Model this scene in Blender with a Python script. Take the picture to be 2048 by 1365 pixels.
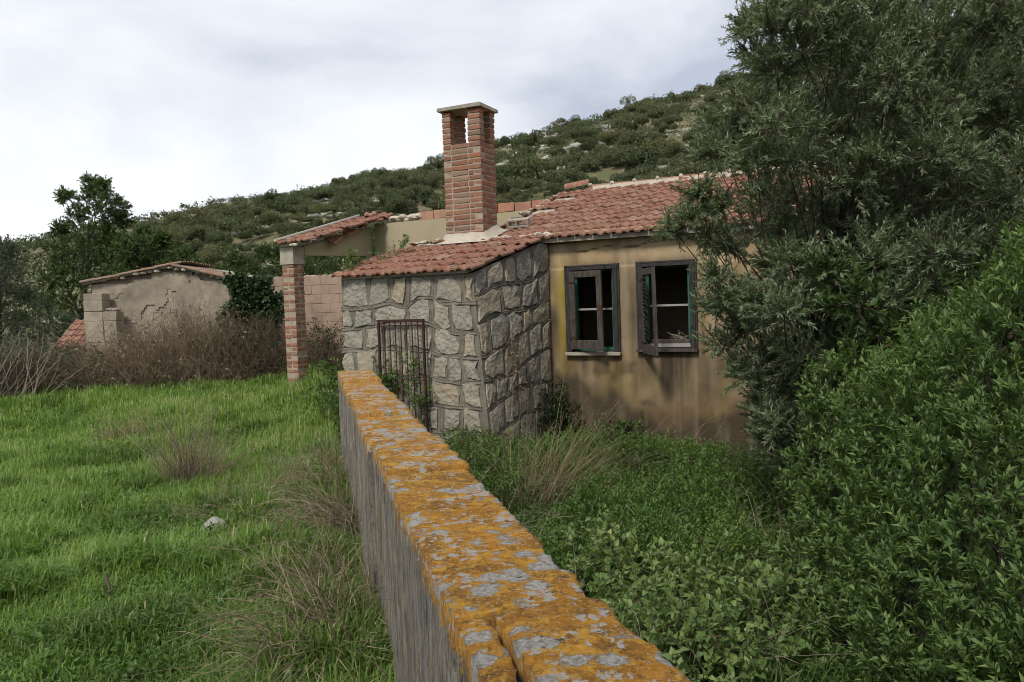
import bpy, math, random
import numpy as np
from mathutils import Matrix, Vector

for o in list(bpy.data.objects): bpy.data.objects.remove(o)
sc = bpy.context.scene
COL = sc.collection
random.seed(7)
rng = np.random.default_rng(11)
R_ = math.radians
# ------------------------------------------------------------------ camera, sky, sun, exposure
CAMZ = 1.75
FPX = 1600.0
cd = bpy.data.cameras.new('camera'); cam = bpy.data.objects.new('camera', cd); COL.objects.link(cam)
cd.sensor_width = 36.0; cd.lens = FPX / 2048 * 36.0; cd.clip_start = 0.05; cd.clip_end = 3000
CM = Matrix.Rotation(R_(90 - 2.75), 4, 'X') @ Matrix.Rotation(R_(-1.95), 4, 'Z')
cam.matrix_world = Matrix.Translation((0, 0, CAMZ)) @ CM
sc.camera = cam
CR = np.array([[CM[i][j] for j in range(3)] for i in range(3)])

SUN_EL, SUN_AZ = R_(48), R_(205)      # azimuth clockwise from +Y: light comes from behind-left
world = bpy.data.worlds.new('World'); sc.world = world; world.use_nodes = True
wn = world.node_tree; wn.nodes.clear()
def WN(t, **k):
    n = wn.nodes.new(t)
    for a, b in k.items(): setattr(n, a, b)
    return n
w_out = WN('ShaderNodeOutputWorld'); w_bg = WN('ShaderNodeBackground'); w_bg.inputs[1].default_value = 0.1
w_sky = WN('ShaderNodeTexSky', sky_type='NISHITA'); w_sky.sun_disc = False
w_sky.sun_elevation = SUN_EL; w_sky.sun_rotation = SUN_AZ
w_tc = WN('ShaderNodeTexCoord')
w_map = WN('ShaderNodeMapping'); w_map.inputs['Scale'].default_value = (1.0, 1.0, 2.1); w_map.inputs['Location'].default_value = (0.55, 0.1, 0.35)
w_n1 = WN('ShaderNodeTexNoise'); w_n1.inputs['Scale'].default_value = 1.55; w_n1.inputs['Detail'].default_value = 7; w_n1.inputs['Roughness'].default_value = 0.52; w_n1.inputs['Distortion'].default_value = 0.25
w_r1 = WN('ShaderNodeValToRGB')
cr = w_r1.color_ramp; cr.elements[0].position = 0.38; cr.elements[0].color = (2.5, 2.75, 3.3, 1)
cr.elements[1].position = 0.62; cr.elements[1].color = (4.8, 4.95, 5.1, 1)
e = cr.elements.new(0.47); e.color = (3.65, 3.85, 4.25, 1)
w_n2 = WN('ShaderNodeTexNoise'); w_n2.inputs['Scale'].default_value = 2.3; w_n2.inputs['Detail'].default_value = 4
w_r2 = WN('ShaderNodeValToRGB'); w_r2.color_ramp.elements[0].position = 0.60; w_r2.color_ramp.elements[0].color = (1, 1, 1, 1)
w_r2.color_ramp.elements[1].position = 0.80; w_r2.color_ramp.elements[1].color = (0.55, 0.55, 0.55, 1)
w_mix = WN('ShaderNodeMix', data_type='RGBA')
L = wn.links.new
L(w_tc.outputs['Generated'], w_map.inputs[0]); L(w_map.outputs[0], w_n1.inputs[0]); L(w_map.outputs[0], w_n2.inputs[0])
L(w_n1.outputs[0], w_r1.inputs[0]); L(w_n2.outputs[0], w_r2.inputs[0])
L(w_r2.outputs[0], w_mix.inputs[0]); L(w_sky.outputs[0], w_mix.inputs[6]); L(w_r1.outputs[0], w_mix.inputs[7])
L(w_mix.outputs[2], w_bg.inputs[0]); L(w_bg.outputs[0], w_out.inputs[0])

sd = bpy.data.lights.new('sun', 'SUN'); sd.energy = 1.5; sd.angle = R_(12); sd.color = (1.0, 0.95, 0.87)
sun = bpy.data.objects.new('sun', sd); COL.objects.link(sun)
sdir = Vector((math.sin(SUN_AZ) * math.cos(SUN_EL), math.cos(SUN_AZ) * math.cos(SUN_EL), math.sin(SUN_EL)))
sun.rotation_euler = sdir.to_track_quat('Z', 'Y').to_euler(); sun.location = (-8, -8, 12)

sc.view_settings.view_transform = 'Standard'; sc.view_settings.look = 'None'
sc.view_settings.exposure = 1.1; sc.view_settings.gamma = 1.0; sc.view_settings.use_curve_mapping = False
sc.render.engine = 'CYCLES'; sc.cycles.pixel_filter_type = 'BLACKMAN_HARRIS'; sc.cycles.filter_width = 1.0
sc.cycles.max_bounces = 4; sc.cycles.diffuse_bounces = 2; sc.cycles.glossy_bounces = 1; sc.cycles.transmission_bounces = 2; sc.cycles.transparent_max_bounces = 2; sc.cycles.caustics_reflective = False; sc.cycles.caustics_refractive = False

# ------------------------------------------------------------------ geometry of the place
def ray(px, py):
    return CR @ np.array([(px - 1024) / FPX, (682.5 - py) / FPX, -1.0])
def at(px, py, Y):                       # point seen at a photo pixel, Y metres in front of the camera
    d = ray(px, py); return np.array([0, 0, CAMZ]) + d * (Y / d[1])
def to_px(P):
    q = (np.asarray(P, float) - np.array([0, 0, CAMZ])) @ CR
    return np.stack([1024 + FPX * q[..., 0] / -q[..., 2], 682.5 - FPX * q[..., 1] / -q[..., 2], -q[..., 2]], -1)

def vnoise(P, seed=0):
    P = np.asarray(P, float); i = np.floor(P).astype(np.int64); f = P - i; f = f * f * (3 - 2 * f)
    out = 0
    for dx in (0, 1):
        for dy in (0, 1):
            for dz in (0, 1):
                h = (i[:, 0] + dx) * 374761393 + (i[:, 1] + dy) * 668265263 + (i[:, 2] + dz) * 2147483647 + seed * 1274126177
                h = (h ^ (h >> 13)) * 1274126177; h = (h ^ (h >> 16)) & 0xffffff
                w = (f[:, 0] if dx else 1 - f[:, 0]) * (f[:, 1] if dy else 1 - f[:, 1]) * (f[:, 2] if dz else 1 - f[:, 2])
                out = out + w * (h / float(0xffffff))
    return out
def fbm(P, seed=0, oct=4):
    P = np.asarray(P, float); a = 0.5; s = 0; t = 0
    for k in range(oct):
        s = s + a * vnoise(P * 2 ** k, seed + k); t += a; a *= 0.5
    return s / t
def sstep(a, b, x): x = np.clip((x - a) / (b - a), 0, 1); return x * x * (3 - 2 * x)

WD = np.array([-0.2453, 0.9694]); WS = np.array([0.9694, 0.2453])     # along / across the boundary wall
W0 = np.array([-0.02, 1.215])                                         # a point on its left edge
WLEN0, WLEN1 = -4.2, 7.55
def wall_side(x, y):                     # metres to the right of the boundary wall's left edge
    return (x - W0[0]) * WS[0] + (y - W0[1]) * WS[1]
def gz(x, y):
    x = np.asarray(x, float); y = np.asarray(y, float)
    s = wall_side(x, y)
    left = 0.30 * sstep(9, 15, y) + 0.10 * sstep(14, 24, y)
    right = -0.32 + 0.0 * y
    k = sstep(0.05, 0.3, s) * (1 - sstep(10.2, 13.5, y - 0.15 * x))
    z = left * (1 - k) + right * k
    P = np.stack([x, y, 0 * x], -1).reshape(-1, 3)
    n = (fbm(P * 0.9, 3, 3) - 0.5).reshape(x.shape) * 0.10
    return z + n

# ------------------------------------------------------------------ mesh helpers
def np_mesh(name, V, polys, attrs=None, smooth=False):
    """polys: list of int arrays (n,k)"""
    m = bpy.data.meshes.new(name)
    V = np.asarray(V, np.float32); m.vertices.add(len(V)); m.vertices.foreach_set('co', V.ravel())
    polys = [np.asarray(p, np.int32) for p in polys if len(p)]
    loops = np.concatenate([p.ravel() for p in polys]); counts = np.concatenate([np.full(len(p), p.shape[1], np.int32) for p in polys])
    m.loops.add(len(loops)); m.loops.foreach_set('vertex_index', loops)
    m.polygons.add(len(counts)); st = np.zeros(len(counts), np.int32); st[1:] = np.cumsum(counts)[:-1]
    m.polygons.foreach_set('loop_start', st)
    if smooth: m.polygons.foreach_set('use_smooth', np.ones(len(counts), bool))
    if attrs:
        for k, a in attrs.items():
            at_ = m.attributes.new(k, 'FLOAT', 'POINT'); at_.data.foreach_set('value', np.asarray(a, np.float32))
    m.update(calc_edges=True); m.validate()
    return m
def link(name, data, mat=None, parent=None, loc=None, rot=None):
    o = bpy.data.objects.new(name, data); COL.objects.link(o)
    if mat is not None and data is not None and not data.materials: data.materials.append(mat)
    if parent is not None: o.parent = parent
    if loc is not None: o.location = loc
    if rot is not None: o.rotation_euler = rot
    return o
def tag(o, label=None, cat=None, group=None, kind=None):
    if label: o['label'] = label
    if cat: o['category'] = cat
    if group: o['group'] = group
    if kind: o['kind'] = kind
    return o
def thing(name, label, cat, loc=(0, 0, 0), rz=0.0, group=None):
    o = link(name, None, loc=loc, rot=(0, 0, rz)); o.empty_display_size = 0.2
    return tag(o, label, cat, group)
class MB:
    def __init__(s): s.v = []; s.f = []
    def add(s, V, F):
        n = len(s.v); s.v += [tuple(map(float, p)) for p in V]; s.f += [tuple(i + n for i in q) for q in F]
    def box(s, x0, x1, y0, y1, z0, z1):
        V = [(x, y, z) for z in (z0, z1) for y in (y0, y1) for x in (x0, x1)]
        s.add(V, [(0, 2, 3, 1), (4, 5, 7, 6), (0, 1, 5, 4), (2, 6, 7, 3), (0, 4, 6, 2), (1, 3, 7, 5)]); return s
    def prism(s, prof, axis, a0, a1):
        """prof polygon extruded along axis ('x': prof (y,z); 'y': prof (x,z); 'z': prof (x,y))"""
        def P(p, a): return {'x': (a, p[0], p[1]), 'y': (p[0], a, p[1]), 'z': (p[0], p[1], a)}[axis]
        n = len(prof); V = [P(p, a0) for p in prof] + [P(p, a1) for p in prof]
        F = [tuple(range(n))[::-1], tuple(range(n, 2 * n))] + [(i, (i + 1) % n, n + (i + 1) % n, n + i) for i in range(n)]
        s.add(V, F); return s
    def tube(s, pts, rads, k=6):
        V, F = tube_arrays([np.asarray(pts, float)], [np.asarray(rads, float)], k); s.add(V, F.tolist()); return s
    def mesh(s, name, smooth=False):
        m = bpy.data.meshes.new(name); m.from_pydata(s.v, [], s.f)
        if smooth: m.polygons.foreach_set('use_smooth', [True] * len(m.polygons))
        m.update(); fixn(m); return m
    def obj(s, name, mat, parent=None, smooth=False, **k):
        return link(name, s.mesh(name, smooth), mat, parent, **k)
import bmesh
def fixn(m):
    b = bmesh.new(); b.from_mesh(m); bmesh.ops.recalc_face_normals(b, faces=b.faces); b.to_mesh(m); b.free()
def chamfer_box(name, sx, sy, sz, c=0.006, jit=0.003, seed=0):
    """bevelled block centred on origin, 44 triangles"""
    r = random.Random(seed); b = bmesh.new(); bmesh.ops.create_cube(b, size=1)
    for v in b.verts: v.co = Vector((v.co.x * sx, v.co.y * sy, v.co.z * sz)) + Vector([r.uniform(-jit, jit) for _ in range(3)])
    bmesh.ops.bevel(b, geom=b.edges[:], offset=c, segments=1, affect='EDGES')
    for v in b.verts: v.co += Vector([r.uniform(-jit, jit) * .4 for _ in range(3)])
    m = bpy.data.meshes.new(name); b.to_mesh(m); b.free(); return m
def tube_arrays(paths, rads, k=5):
    VV = []; FF = []; base = 0
    ang = np.arange(k) * 2 * math.pi / k; ca, sa = np.cos(ang), np.sin(ang)
    for p, r in zip(paths, rads):
        n = len(p); t = np.gradient(p, axis=0); t /= np.linalg.norm(t, axis=1, keepdims=True) + 1e-9
        ref = np.where(np.abs(t[:, 2:3]) > 0.9, np.array([[1., 0, 0]]), np.array([[0, 0, 1.]]))
        a = np.cross(t, ref); a /= np.linalg.norm(a, axis=1, keepdims=True) + 1e-9; b = np.cross(t, a)
        V = p[:, None, :] + r[:, None, None] * (a[:, None, :] * ca[None, :, None] + b[:, None, :] * sa[None, :, None])
        VV.append(V.reshape(-1, 3))
        i = np.arange(n - 1)[:, None] * k; j = np.arange(k)[None, :]; j2 = (j + 1) % k
        FF.append((np.stack([i + j, i + j2, i + k + j2, i + k + j], -1).reshape(-1, 4)) + base); base += n * k
    return np.concatenate(VV), np.concatenate(FF)
def nrm(a): return a / (np.linalg.norm(a, axis=-1, keepdims=True) + 1e-9)
def rand_dirs(n, r=rng): return nrm(r.normal(size=(n, 3)))

def leaf_arrays(P, D, Nn, Ln, Wd, rnd, fold=0.25, rich=False, droop=0.15):
    """flat leaves: base P, direction D, approx normal Nn. rich: 4 triangles with a folded midrib"""
    D = nrm(D); S = nrm(np.cross(D, Nn)); N2 = np.cross(S, D)
    Ln = np.asarray(Ln)[:, None]; Wd = np.asarray(Wd)[:, None]
    n = len(P)
    mid = P + D * Ln * 0.48; up = N2 * Wd * fold
    l = mid + S * Wd * 0.5 + up; r = mid - S * Wd * 0.5 + up
    tip = P + D * Ln - N2 * Ln * droop
    if rich:
        V = np.stack([P, l, mid, r, tip], 1).reshape(-1, 3); o = np.arange(n)[:, None] * 5
        F = np.concatenate([o + np.array([[0, 2, 1]]), o + np.array([[0, 3, 2]]), o + np.array([[1, 2, 4]]), o + np.array([[2, 3, 4]])])
        return V, F, np.repeat(rnd, 5)
    V = np.stack([P, l, tip, r], 1).reshape(-1, 3); o = np.arange(n)[:, None] * 4
    F = np.concatenate([o + np.array([[0, 2, 1]]), o + np.array([[0, 3, 2]])])
    return V, F, np.repeat(rnd, 4)
def join_np(parts):
    V = []; F = {}; A = []; b = 0
    for v, f, a in parts:
        V.append(v); A.append(a)
        for ff in (f if isinstance(f, list) else [f]): F.setdefault(ff.shape[1], []).append(ff + b)
        b += len(v)
    return np.concatenate(V), [np.concatenate(x) for x in F.values()], np.concatenate(A)
def blades(P, h, w, bend, rnd, lean=None, r=rng):
    """arching grass blades, 5 triangles each"""
    n = len(P); th = r.uniform(0, 2 * math.pi, n); S = np.stack([np.cos(th), np.sin(th), 0 * th], -1)
    B = np.stack([-np.sin(th), np.cos(th), 0 * th], -1)
    if lean is not None: B = nrm(B + lean)
    U = np.array([[0, 0, 1.]]); h = h[:, None]; w = w[:, None] * 0.5; bd = bend[:, None]
    c1 = P + U * h * 0.42 + B * h * bd * 0.10
    c2 = P + U * h * (0.78 - 0.12 * bd) + B * h * bd * 0.36
    tip = P + U * h * (1.0 - 0.42 * bd) + B * h * bd * 0.80
    V = np.stack([P - S * w * .8, P + S * w * .8, c1 - S * w, c1 + S * w, c2 - S * w * .7, c2 + S * w * .7, tip], 1).reshape(-1, 3)
    o = np.arange(n)[:, None] * 7
    return V, [np.concatenate([o + np.array([[0, 1, 3, 2]]), o + np.array([[2, 3, 5, 4]])]), o + np.array([[4, 5, 6]])], np.repeat(rnd, 7)
def sprigs(S, D, Ln, nl, leafL, leafW, r=rng, spread=0.9, curve=0.25, rich=False, whorl=1, start=0.1, rn0=None, fold=0.25, droop=.15):
    """twigs from S along D carrying leaves; returns leaf parts and twig paths"""
    n = len(S); D = nrm(D); side = nrm(np.cross(D, rand_dirs(n, r)))
    parts = []
    rn = r.uniform(0, 1, n) if rn0 is None else rn0
    for k in range(nl):
        t = start + (1 - start) * (k + r.uniform(0, .6, n)) / nl
        c = S + D * (Ln * t)[:, None] + side * (Ln * curve * t * t)[:, None]
        ax = nrm(D + side * (2 * curve * t)[:, None])
        for j in range(whorl):
            a = rand_dirs(n, r); a = nrm(a - ax * np.sum(a * ax, -1, keepdims=True))
            sp = spread * (1.15 - 0.5 * t)[:, None]
            d = nrm(ax + a * sp * r.uniform(.6, 1.3, (n, 1)))
            nn = nrm(ax * 0.9 - a * 0.4 + np.array([[0, 0, .5]]) + 0.5 * rand_dirs(n, r))
            sz = r.uniform(.55, 1.25, n) * (1.05 - 0.3 * t)
            parts.append(leaf_arrays(c, d, nn, leafL * sz, leafW * sz, np.clip(rn * .6 + r.uniform(0, .4, n), 0, 1), fold=fold, rich=rich, droop=droop))
    tt = np.linspace(0, 1, 4)
    paths = S[:, None, :] + D[:, None, :] * (Ln[:, None] * tt)[:, :, None] + side[:, None, :] * (Ln[:, None] * curve * tt * tt)[:, :, None]
    return parts, paths
def twig_mesh(paths, r0, r1, k=3):
    n, m, _ = paths.shape; r = np.linspace(r0, r1, m)
    t = nrm(np.gradient(paths, axis=1)); ref = np.array([0.31, 0.52, 0.79]); a = nrm(np.cross(t, ref)); b = np.cross(t, a)
    ang = np.arange(k) * 2 * math.pi / k
    V = paths[:, :, None, :] + r[None, :, None, None] * (a[:, :, None, :] * np.cos(ang)[None, None, :, None] + b[:, :, None, :] * np.sin(ang)[None, None, :, None])
    o = (np.arange(n) * m * k)[:, None, None]; i = (np.arange(m - 1) * k)[None, :, None]; j = np.arange(k)[None, None, :]; j2 = (j + 1) % k
    F = np.stack([o + i + j, o + i + j2, o + i + k + j2, o + i + k + j], -1).reshape(-1, 4)
    return V.reshape(-1, 3), F

# ------------------------------------------------------------------ materials
class MT:
    def __init__(s, name, rough=0.85, spec=0.25):
        s.m = bpy.data.materials.new(name); s.m.use_nodes = True; s.t = s.m.node_tree; s.t.nodes.clear()
        s.out = s.n('ShaderNodeOutputMaterial'); s.b = s.n('ShaderNodeBsdfPrincipled')
        s.b.inputs['Roughness'].default_value = rough; s.b.inputs['Specular IOR Level'].default_value = spec
        s.l(s.b.outputs[0], s.out.inputs[0]); s.geo = s.n('ShaderNodeNewGeometry'); s.pos = s.geo.outputs['Position']
    def n(s, t, **k):
        x = s.t.nodes.new(t)
        for a, b in k.items(): setattr(x, a, b)
        return x
    def l(s, a, b): s.t.links.new(a, b)
    def put(s, sock, v):
        if hasattr(v, 'is_output') or isinstance(v, bpy.types.NodeSocket): s.l(v, sock)
        elif isinstance(v, tuple): sock.default_value = v if len(v) == len(sock.default_value) else tuple(v) + (1.0,)
        else: sock.default_value = v
    def mapping(s, scale, vec=None, loc=(0, 0, 0), rot=(0, 0, 0)):
        x = s.n('ShaderNodeMapping'); x.inputs['Scale'].default_value = scale; x.inputs['Location'].default_value = loc; x.inputs['Rotation'].default_value = rot
        s.l(vec or s.pos, x.inputs[0]); return x.outputs[0]
    def noise(s, scale, detail=5, rough=0.6, vec=None, dist=0.0):
        x = s.n('ShaderNodeTexNoise'); x.inputs['Scale'].default_value = scale; x.inputs['Detail'].default_value = detail
        x.inputs['Roughness'].default_value = rough; x.inputs['Distortion'].default_value = dist; s.l(vec or s.pos, x.inputs[0]); return x.outputs[0]
    def voro(s, scale, vec=None, feature='F1'):
        x = s.n('ShaderNodeTexVoronoi', feature=feature); x.inputs['Scale'].default_value = scale; s.l(vec or s.pos, x.inputs[0]); return x.outputs[0]
    def ramp(s, fac, stops):
        x = s.n('ShaderNodeValToRGB'); r = x.color_ramp
        while len(r.elements) < len(stops): r.elements.new(0.5)
        for e, (p, c) in zip(r.elements, stops):
            e.position = p; e.color = (c, c, c, 1) if not isinstance(c, tuple) else tuple(c) + (1,)
        s.put(x.inputs[0], fac); return x.outputs[0]
    def mix(s, fac, a, b, blend='MIX'):
        x = s.n('ShaderNodeMix', data_type='RGBA', blend_type=blend); s.put(x.inputs[0], fac); s.put(x.inputs[6], a); s.put(x.inputs[7], b); return x.outputs[2]
    def mth(s, op, a, b=0.0):
        x = s.n('ShaderNodeMath', operation=op); s.put(x.inputs[0], a); s.put(x.inputs[1], b); return x.outputs[0]
    def attr(s, name): return s.n('ShaderNodeAttribute', attribute_name=name).outputs['Fac']
    def rnd(s): return s.n('ShaderNodeObjectInfo').outputs['Random']
    def bump(s, h, st=0.5, dist=0.02):
        x = s.n('ShaderNodeBump'); x.inputs['Strength'].default_value = st; x.inputs['Distance'].default_value = dist; s.l(h, x.inputs['Height']); s.l(x.outputs[0], s.b.inputs['Normal']); return x
    def col(s, c): s.put(s.b.inputs['Base Color'], c); return s.m

def m_brick(name, stops, dirt):
    t = MT(name, .9); r = t.rnd(); c = t.ramp(r, stops)
    n = t.noise(14, 6, .65); c = t.mix(t.ramp(n, [(.35, 0.0), (.75, .8)]), c, dirt)
    n2 = t.noise(24, 5, .72); c = t.mix(t.ramp(n2, [(.54, 0.), (.70, .65)]), c, (.31, .24, .18)); n3 = t.noise(2.6, 4, .6); c = t.mix(t.ramp(n3, [(.5, 0.), (.75, .55)]), c, (.16, .11, .085))
    t.bump(t.noise(90, 6, .7), .55, .006); return t.col(c)
M_BRICK = m_brick('brick', [(0, (.175, .070, .040)), (.25, (.225, .092, .052)), (.5, (.26, .135, .080)), (.72, (.30, .105, .048)), (.86, (.12, .085, .066)), (1, (.28, .19, .125))], (.21, .12, .085))
def m_simple(name, cA, cB, scale=6, rough=.9, bs=60, bst=.4, bd=.006, dark=None, dscale=1.2, detail=6):
    t = MT(name, rough); c = t.mix(t.ramp(t.noise(scale, detail, .65), [(.3, 0.), (.7, 1.)]), cA, cB)
    if dark: c = t.mix(t.ramp(t.noise(dscale, 6, .7), [(.45, 0.), (.75, .85)]), c, dark)
    t.bump(t.noise(bs, 6, .7), bst, bd); return t.col(c)
M_MORTAR = m_simple('brick_mortar', (.36, .295, .225), (.25, .205, .16), 12)
M_RIBBON = m_simple('pointing_mortar', (.235, .212, .172), (.15, .136, .11), 9, bst=.9, bd=.012, dark=(.085, .08, .062), dscale=2.6)
M_CEMENT = m_simple('cement', (.50, .45, .36), (.34, .30, .24), 7, bst=.6, bd=.01)
M_CONC = m_simple('concrete', (.40, .36, .29), (.27, .24, .19), 8, dark=(.16, .14, .11))
M_CREAM = m_simple('cream_plaster', (.36, .305, .21), (.31, .26, .17), 2.0, bst=.2, dark=(.31, .29, .13), dscale=.9)
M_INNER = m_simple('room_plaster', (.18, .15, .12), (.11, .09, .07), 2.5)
M_HOLLOW = m_brick('hollow_brick', [(0, (.38, .14, .085)), (.5, (.33, .11, .07)), (1, (.44, .22, .14))], (.34, .26, .18))
M_WHITE = m_simple('white_edge', (.62, .58, .52), (.48, .45, .41), 9)

def m_tile():
    t = MT('clay_tile', .85); r = t.rnd()
    c = t.ramp(r, [(0, (.20, .078, .050)), (.3, (.265, .11, .07)), (.6, (.29, .14, .09)), (.85, (.23, .088, .056)), (1, (.31, .19, .135))])
    n = t.noise(9, 6, .7); c = t.mix(t.ramp(n, [(.40, 0.), (.64, .8)]), c, (.15, .085, .06))
    n2 = t.noise(26, 5, .75); c = t.mix(t.ramp(n2, [(.53, 0.), (.68, .8)]), c, (.38, .32, .25))
    n3 = t.noise(3.0, 5, .7); c = t.mix(t.ramp(n3, [(.60, 0.), (.75, .6)]), c, (.13, .10, .075))
    t.bump(t.noise(70, 5, .7), .5, .006); return t.col(c)
M_TILE = m_tile()
M_OLDTILE = m_simple('old_weathered_tile', (.27, .15, .10), (.21, .165, .125), 5, dark=(.12, .095, .075), dscale=3)

def m_stone():
    t = MT('hewn_stone', .9); r = t.rnd()
    c = t.ramp(r, [(0, (.36, .31, .23)), (.3, (.33, .29, .225)), (.55, (.27, .25, .215)), (.8, (.38, .315, .215)), (1, (.30, .27, .22))])
    n = t.noise(5, 7, .72); c = t.mix(t.ramp(n, [(.44, 0.), (.74, .7)]), c, (.24, .22, .18))
    n2 = t.noise(22, 6, .75); c = t.mix(t.ramp(n2, [(.58, 0.), (.72, .6)]), c, (.11, .10, .085))
    n3 = t.noise(2.2, 4, .6); c = t.mix(t.ramp(n3, [(.56, 0.), (.74, .5)]), c, (.42, .30, .16))
    hh = t.mth('ADD', t.noise(26, 8, .72), t.mth('MULTIPLY', t.voro(17), .6))
    t.bump(hh, .9, .025); return t.col(c)
M_STONE = m_stone()
def m_stone_grey():
    t = MT('weathered_grey_stone', .92); r = t.rnd()
    c = t.ramp(r, [(0, (.37, .345, .285)), (.4, (.32, .30, .255)), (.7, (.40, .355, .275)), (1, (.34, .315, .262))])
    n = t.noise(6, 7, .75); c = t.mix(t.ramp(n, [(.42, 0.), (.70, .75)]), c, (.17, .16, .135))
    n2 = t.noise(30, 6, .75); c = t.mix(t.ramp(n2, [(.54, 0.), (.70, .7)]), c, (.07, .066, .056))
    n3 = t.noise(12, 5, .7); c = t.mix(t.ramp(n3, [(.62, 0.), (.72, .55)]), c, (.48, .46, .41))
    hh = t.mth('ADD', t.noise(30, 8, .75), t.mth('MULTIPLY', t.voro(21), .6))
    t.bump(hh, 1.0, .025); return t.col(c)
M_STONEG = m_stone_grey()

def m_plaster():
    t = MT('ochre_plaster', .93)
    c = t.mix(t.ramp(t.noise(1.4, 5, .6), [(.35, 0.), (.68, 1.)]), (.45, .36, .225), (.385, .275, .15))
    c = t.mix(t.mth('MULTIPLY', t.attr('moss'), t.ramp(t.noise(3.5, 5, .6), [(.3, .35), (.6, 1.)])), c, (.36, .27, .03))
    c = t.mix(t.mth('MULTIPLY', t.attr('rust'), 1.0), c, (.145, .082, .036))
    c = t.mix(t.attr('stain'), c, (.048, .036, .024))
    fine = t.noise(38, 6, .75); c = t.mix(t.ramp(fine, [(.50, 0.), (.78, .5)]), c, (.13, .09, .05))
    c = t.mix(t.attr('bare'), c, (.46, .38, .27))
    t.bump(t.noise(55, 6, .7), .35, .006); return t.col(c)
M_PLASTER = m_plaster()

def m_lichen():
    t = MT('lichen_stone', .95)
    nz = t.n('ShaderNodeSeparateXYZ'); t.l(t.geo.outputs['Normal'], nz.inputs[0])
    top = t.ramp(nz.outputs[2], [(.30, 0.), (.72, 1.)])
    tc = t.n('ShaderNodeTexCoord'); ox = t.n('ShaderNodeSeparateXYZ'); t.l(tc.outputs['Object'], ox.inputs[0])
    # the sawn side: pale grey with fine upright streaks, pits and damp
    st = t.mapping((1, 1, .075)); s1 = t.noise(36, 6, .78, st)
    side = t.mix(t.ramp(s1, [(.38, 0.), (.58, 1.)]), (.065, .06, .053), (.37, .34, .295))
    side = t.mix(t.ramp(t.noise(60, 5, .75), [(.42, 0.), (.62, .6)]), side, (.17, .155, .135))
    st3 = t.mapping((1, 1, .16)); s3 = t.noise(13, 6, .7, st3)
    side = t.mix(t.ramp(s3, [(.54, 0.), (.62, .75)]), side, (.37, .28, .135))
    s4 = t.noise(19, 6, .74, t.mapping((1, 1, .10), loc=(3, 5, 0))); side = t.mix(t.ramp(s4, [(.57, 0.), (.62, .92)]), side, (.028, .026, .023))
    side = t.mix(t.ramp(t.noise(3.2, 5, .68), [(.46, 0.), (.70, .6)]), side, (.13, .115, .09))
    side = t.mix(t.ramp(t.noise(5.5, 6, .7, t.mapping((1, 1, .6), loc=(1, 9, 4))), [(.60, 0.), (.68, .7)]), side, (.50, .47, .42))
    # lichen on top: rust-orange crust with yellow rims, pale rosettes, bare stone and dark specks
    o = t.mix(t.ramp(t.noise(5.5, 6, .7), [(.38, 0.), (.60, 1.)]), (.22, .098, .011), (.47, .20, .015))
    o = t.mix(t.ramp(t.noise(13, 5, .72, dist=.5), [(.50, 0.), (.58, .9)]), o, (.60, .31, .028))
    o = t.mix(t.ramp(t.noise(34, 7, .8), [(.50, 0.), (.60, .8)]), o, (.13, .068, .018))
    o = t.mix(t.ramp(t.noise(85, 5, .75), [(.53, 0.), (.62, .8)]), o, (.50, .34, .13))
    ew = t.ramp(ox.outputs[0], [(.24, 0.), (.36, .10)])
    dv = t.n('ShaderNodeVectorMath', operation='ADD'); nz2 = t.n('ShaderNodeTexNoise'); nz2.inputs['Scale'].default_value = 34; nz2.inputs['Detail'].default_value = 8; nz2.inputs['Roughness'].default_value = .75; t.l(t.pos, nz2.inputs[0])
    sc_ = t.n('ShaderNodeVectorMath', operation='SCALE'); t.l(nz2.outputs['Color'], sc_.inputs[0]); sc_.inputs['Scale'].default_value = .085; t.l(t.pos, dv.inputs[0]); t.l(sc_.outputs[0], dv.inputs[1])
    v1 = t.voro(12.0, dv.outputs[0]); v2 = t.voro(30.0, dv.outputs[0])
    big_ = t.mth('SUBTRACT', t.mth('ADD', t.noise(4.2, 3, .5), ew), t.mth('MULTIPLY', v1, .55)); w = t.ramp(big_, [(.35, 0.), (.38, 1.)])
    sm_ = t.mth('SUBTRACT', t.noise(7, 3, .5, t.mapping((1, 1, 1), loc=(2, 8, 3))), t.mth('MULTIPLY', v2, .6)); w2 = t.ramp(sm_, [(.325, 0.), (.36, 1.)])
    wh = t.mix(t.ramp(t.noise(65, 5, .75), [(.40, 0.), (.60, 1.)]), (.47, .44, .40), (.22, .205, .185))
    rim = t.ramp(big_, [(.28, 0.), (.33, .8), (.36, 0.)]); o = t.mix(rim, o, (.53, .28, .04))
    o = t.mix(w, o, wh); o = t.mix(w2, o, (.42, .39, .35))
    bl = t.ramp(t.noise(22, 7, .7, t.mapping((1, 1, 1), loc=(7, 3, 1))), [(.635, 0.), (.66, .9)]); o = t.mix(bl, o, (.05, .046, .04))
    sh = t.ramp(t.mth('ADD', ox.outputs[2], t.mth('MULTIPLY', t.mth('SUBTRACT', t.noise(11, 6, .7), .5), .30)), [(.985, 0.), (1.03, .9)])
    top = t.mth('MAXIMUM', top, sh)
    c = t.mix(top, side, o)
    h = t.mth('ADD', t.mth('MULTIPLY', t.noise(42, 7, .78), .9), t.mth('MULTIPLY', s1, .8))
    h = t.mth('ADD', h, t.mth('MULTIPLY', w, .25))
    t.bump(h, 1.0, .026); return t.col(c)
M_LICHEN = m_lichen()

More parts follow.
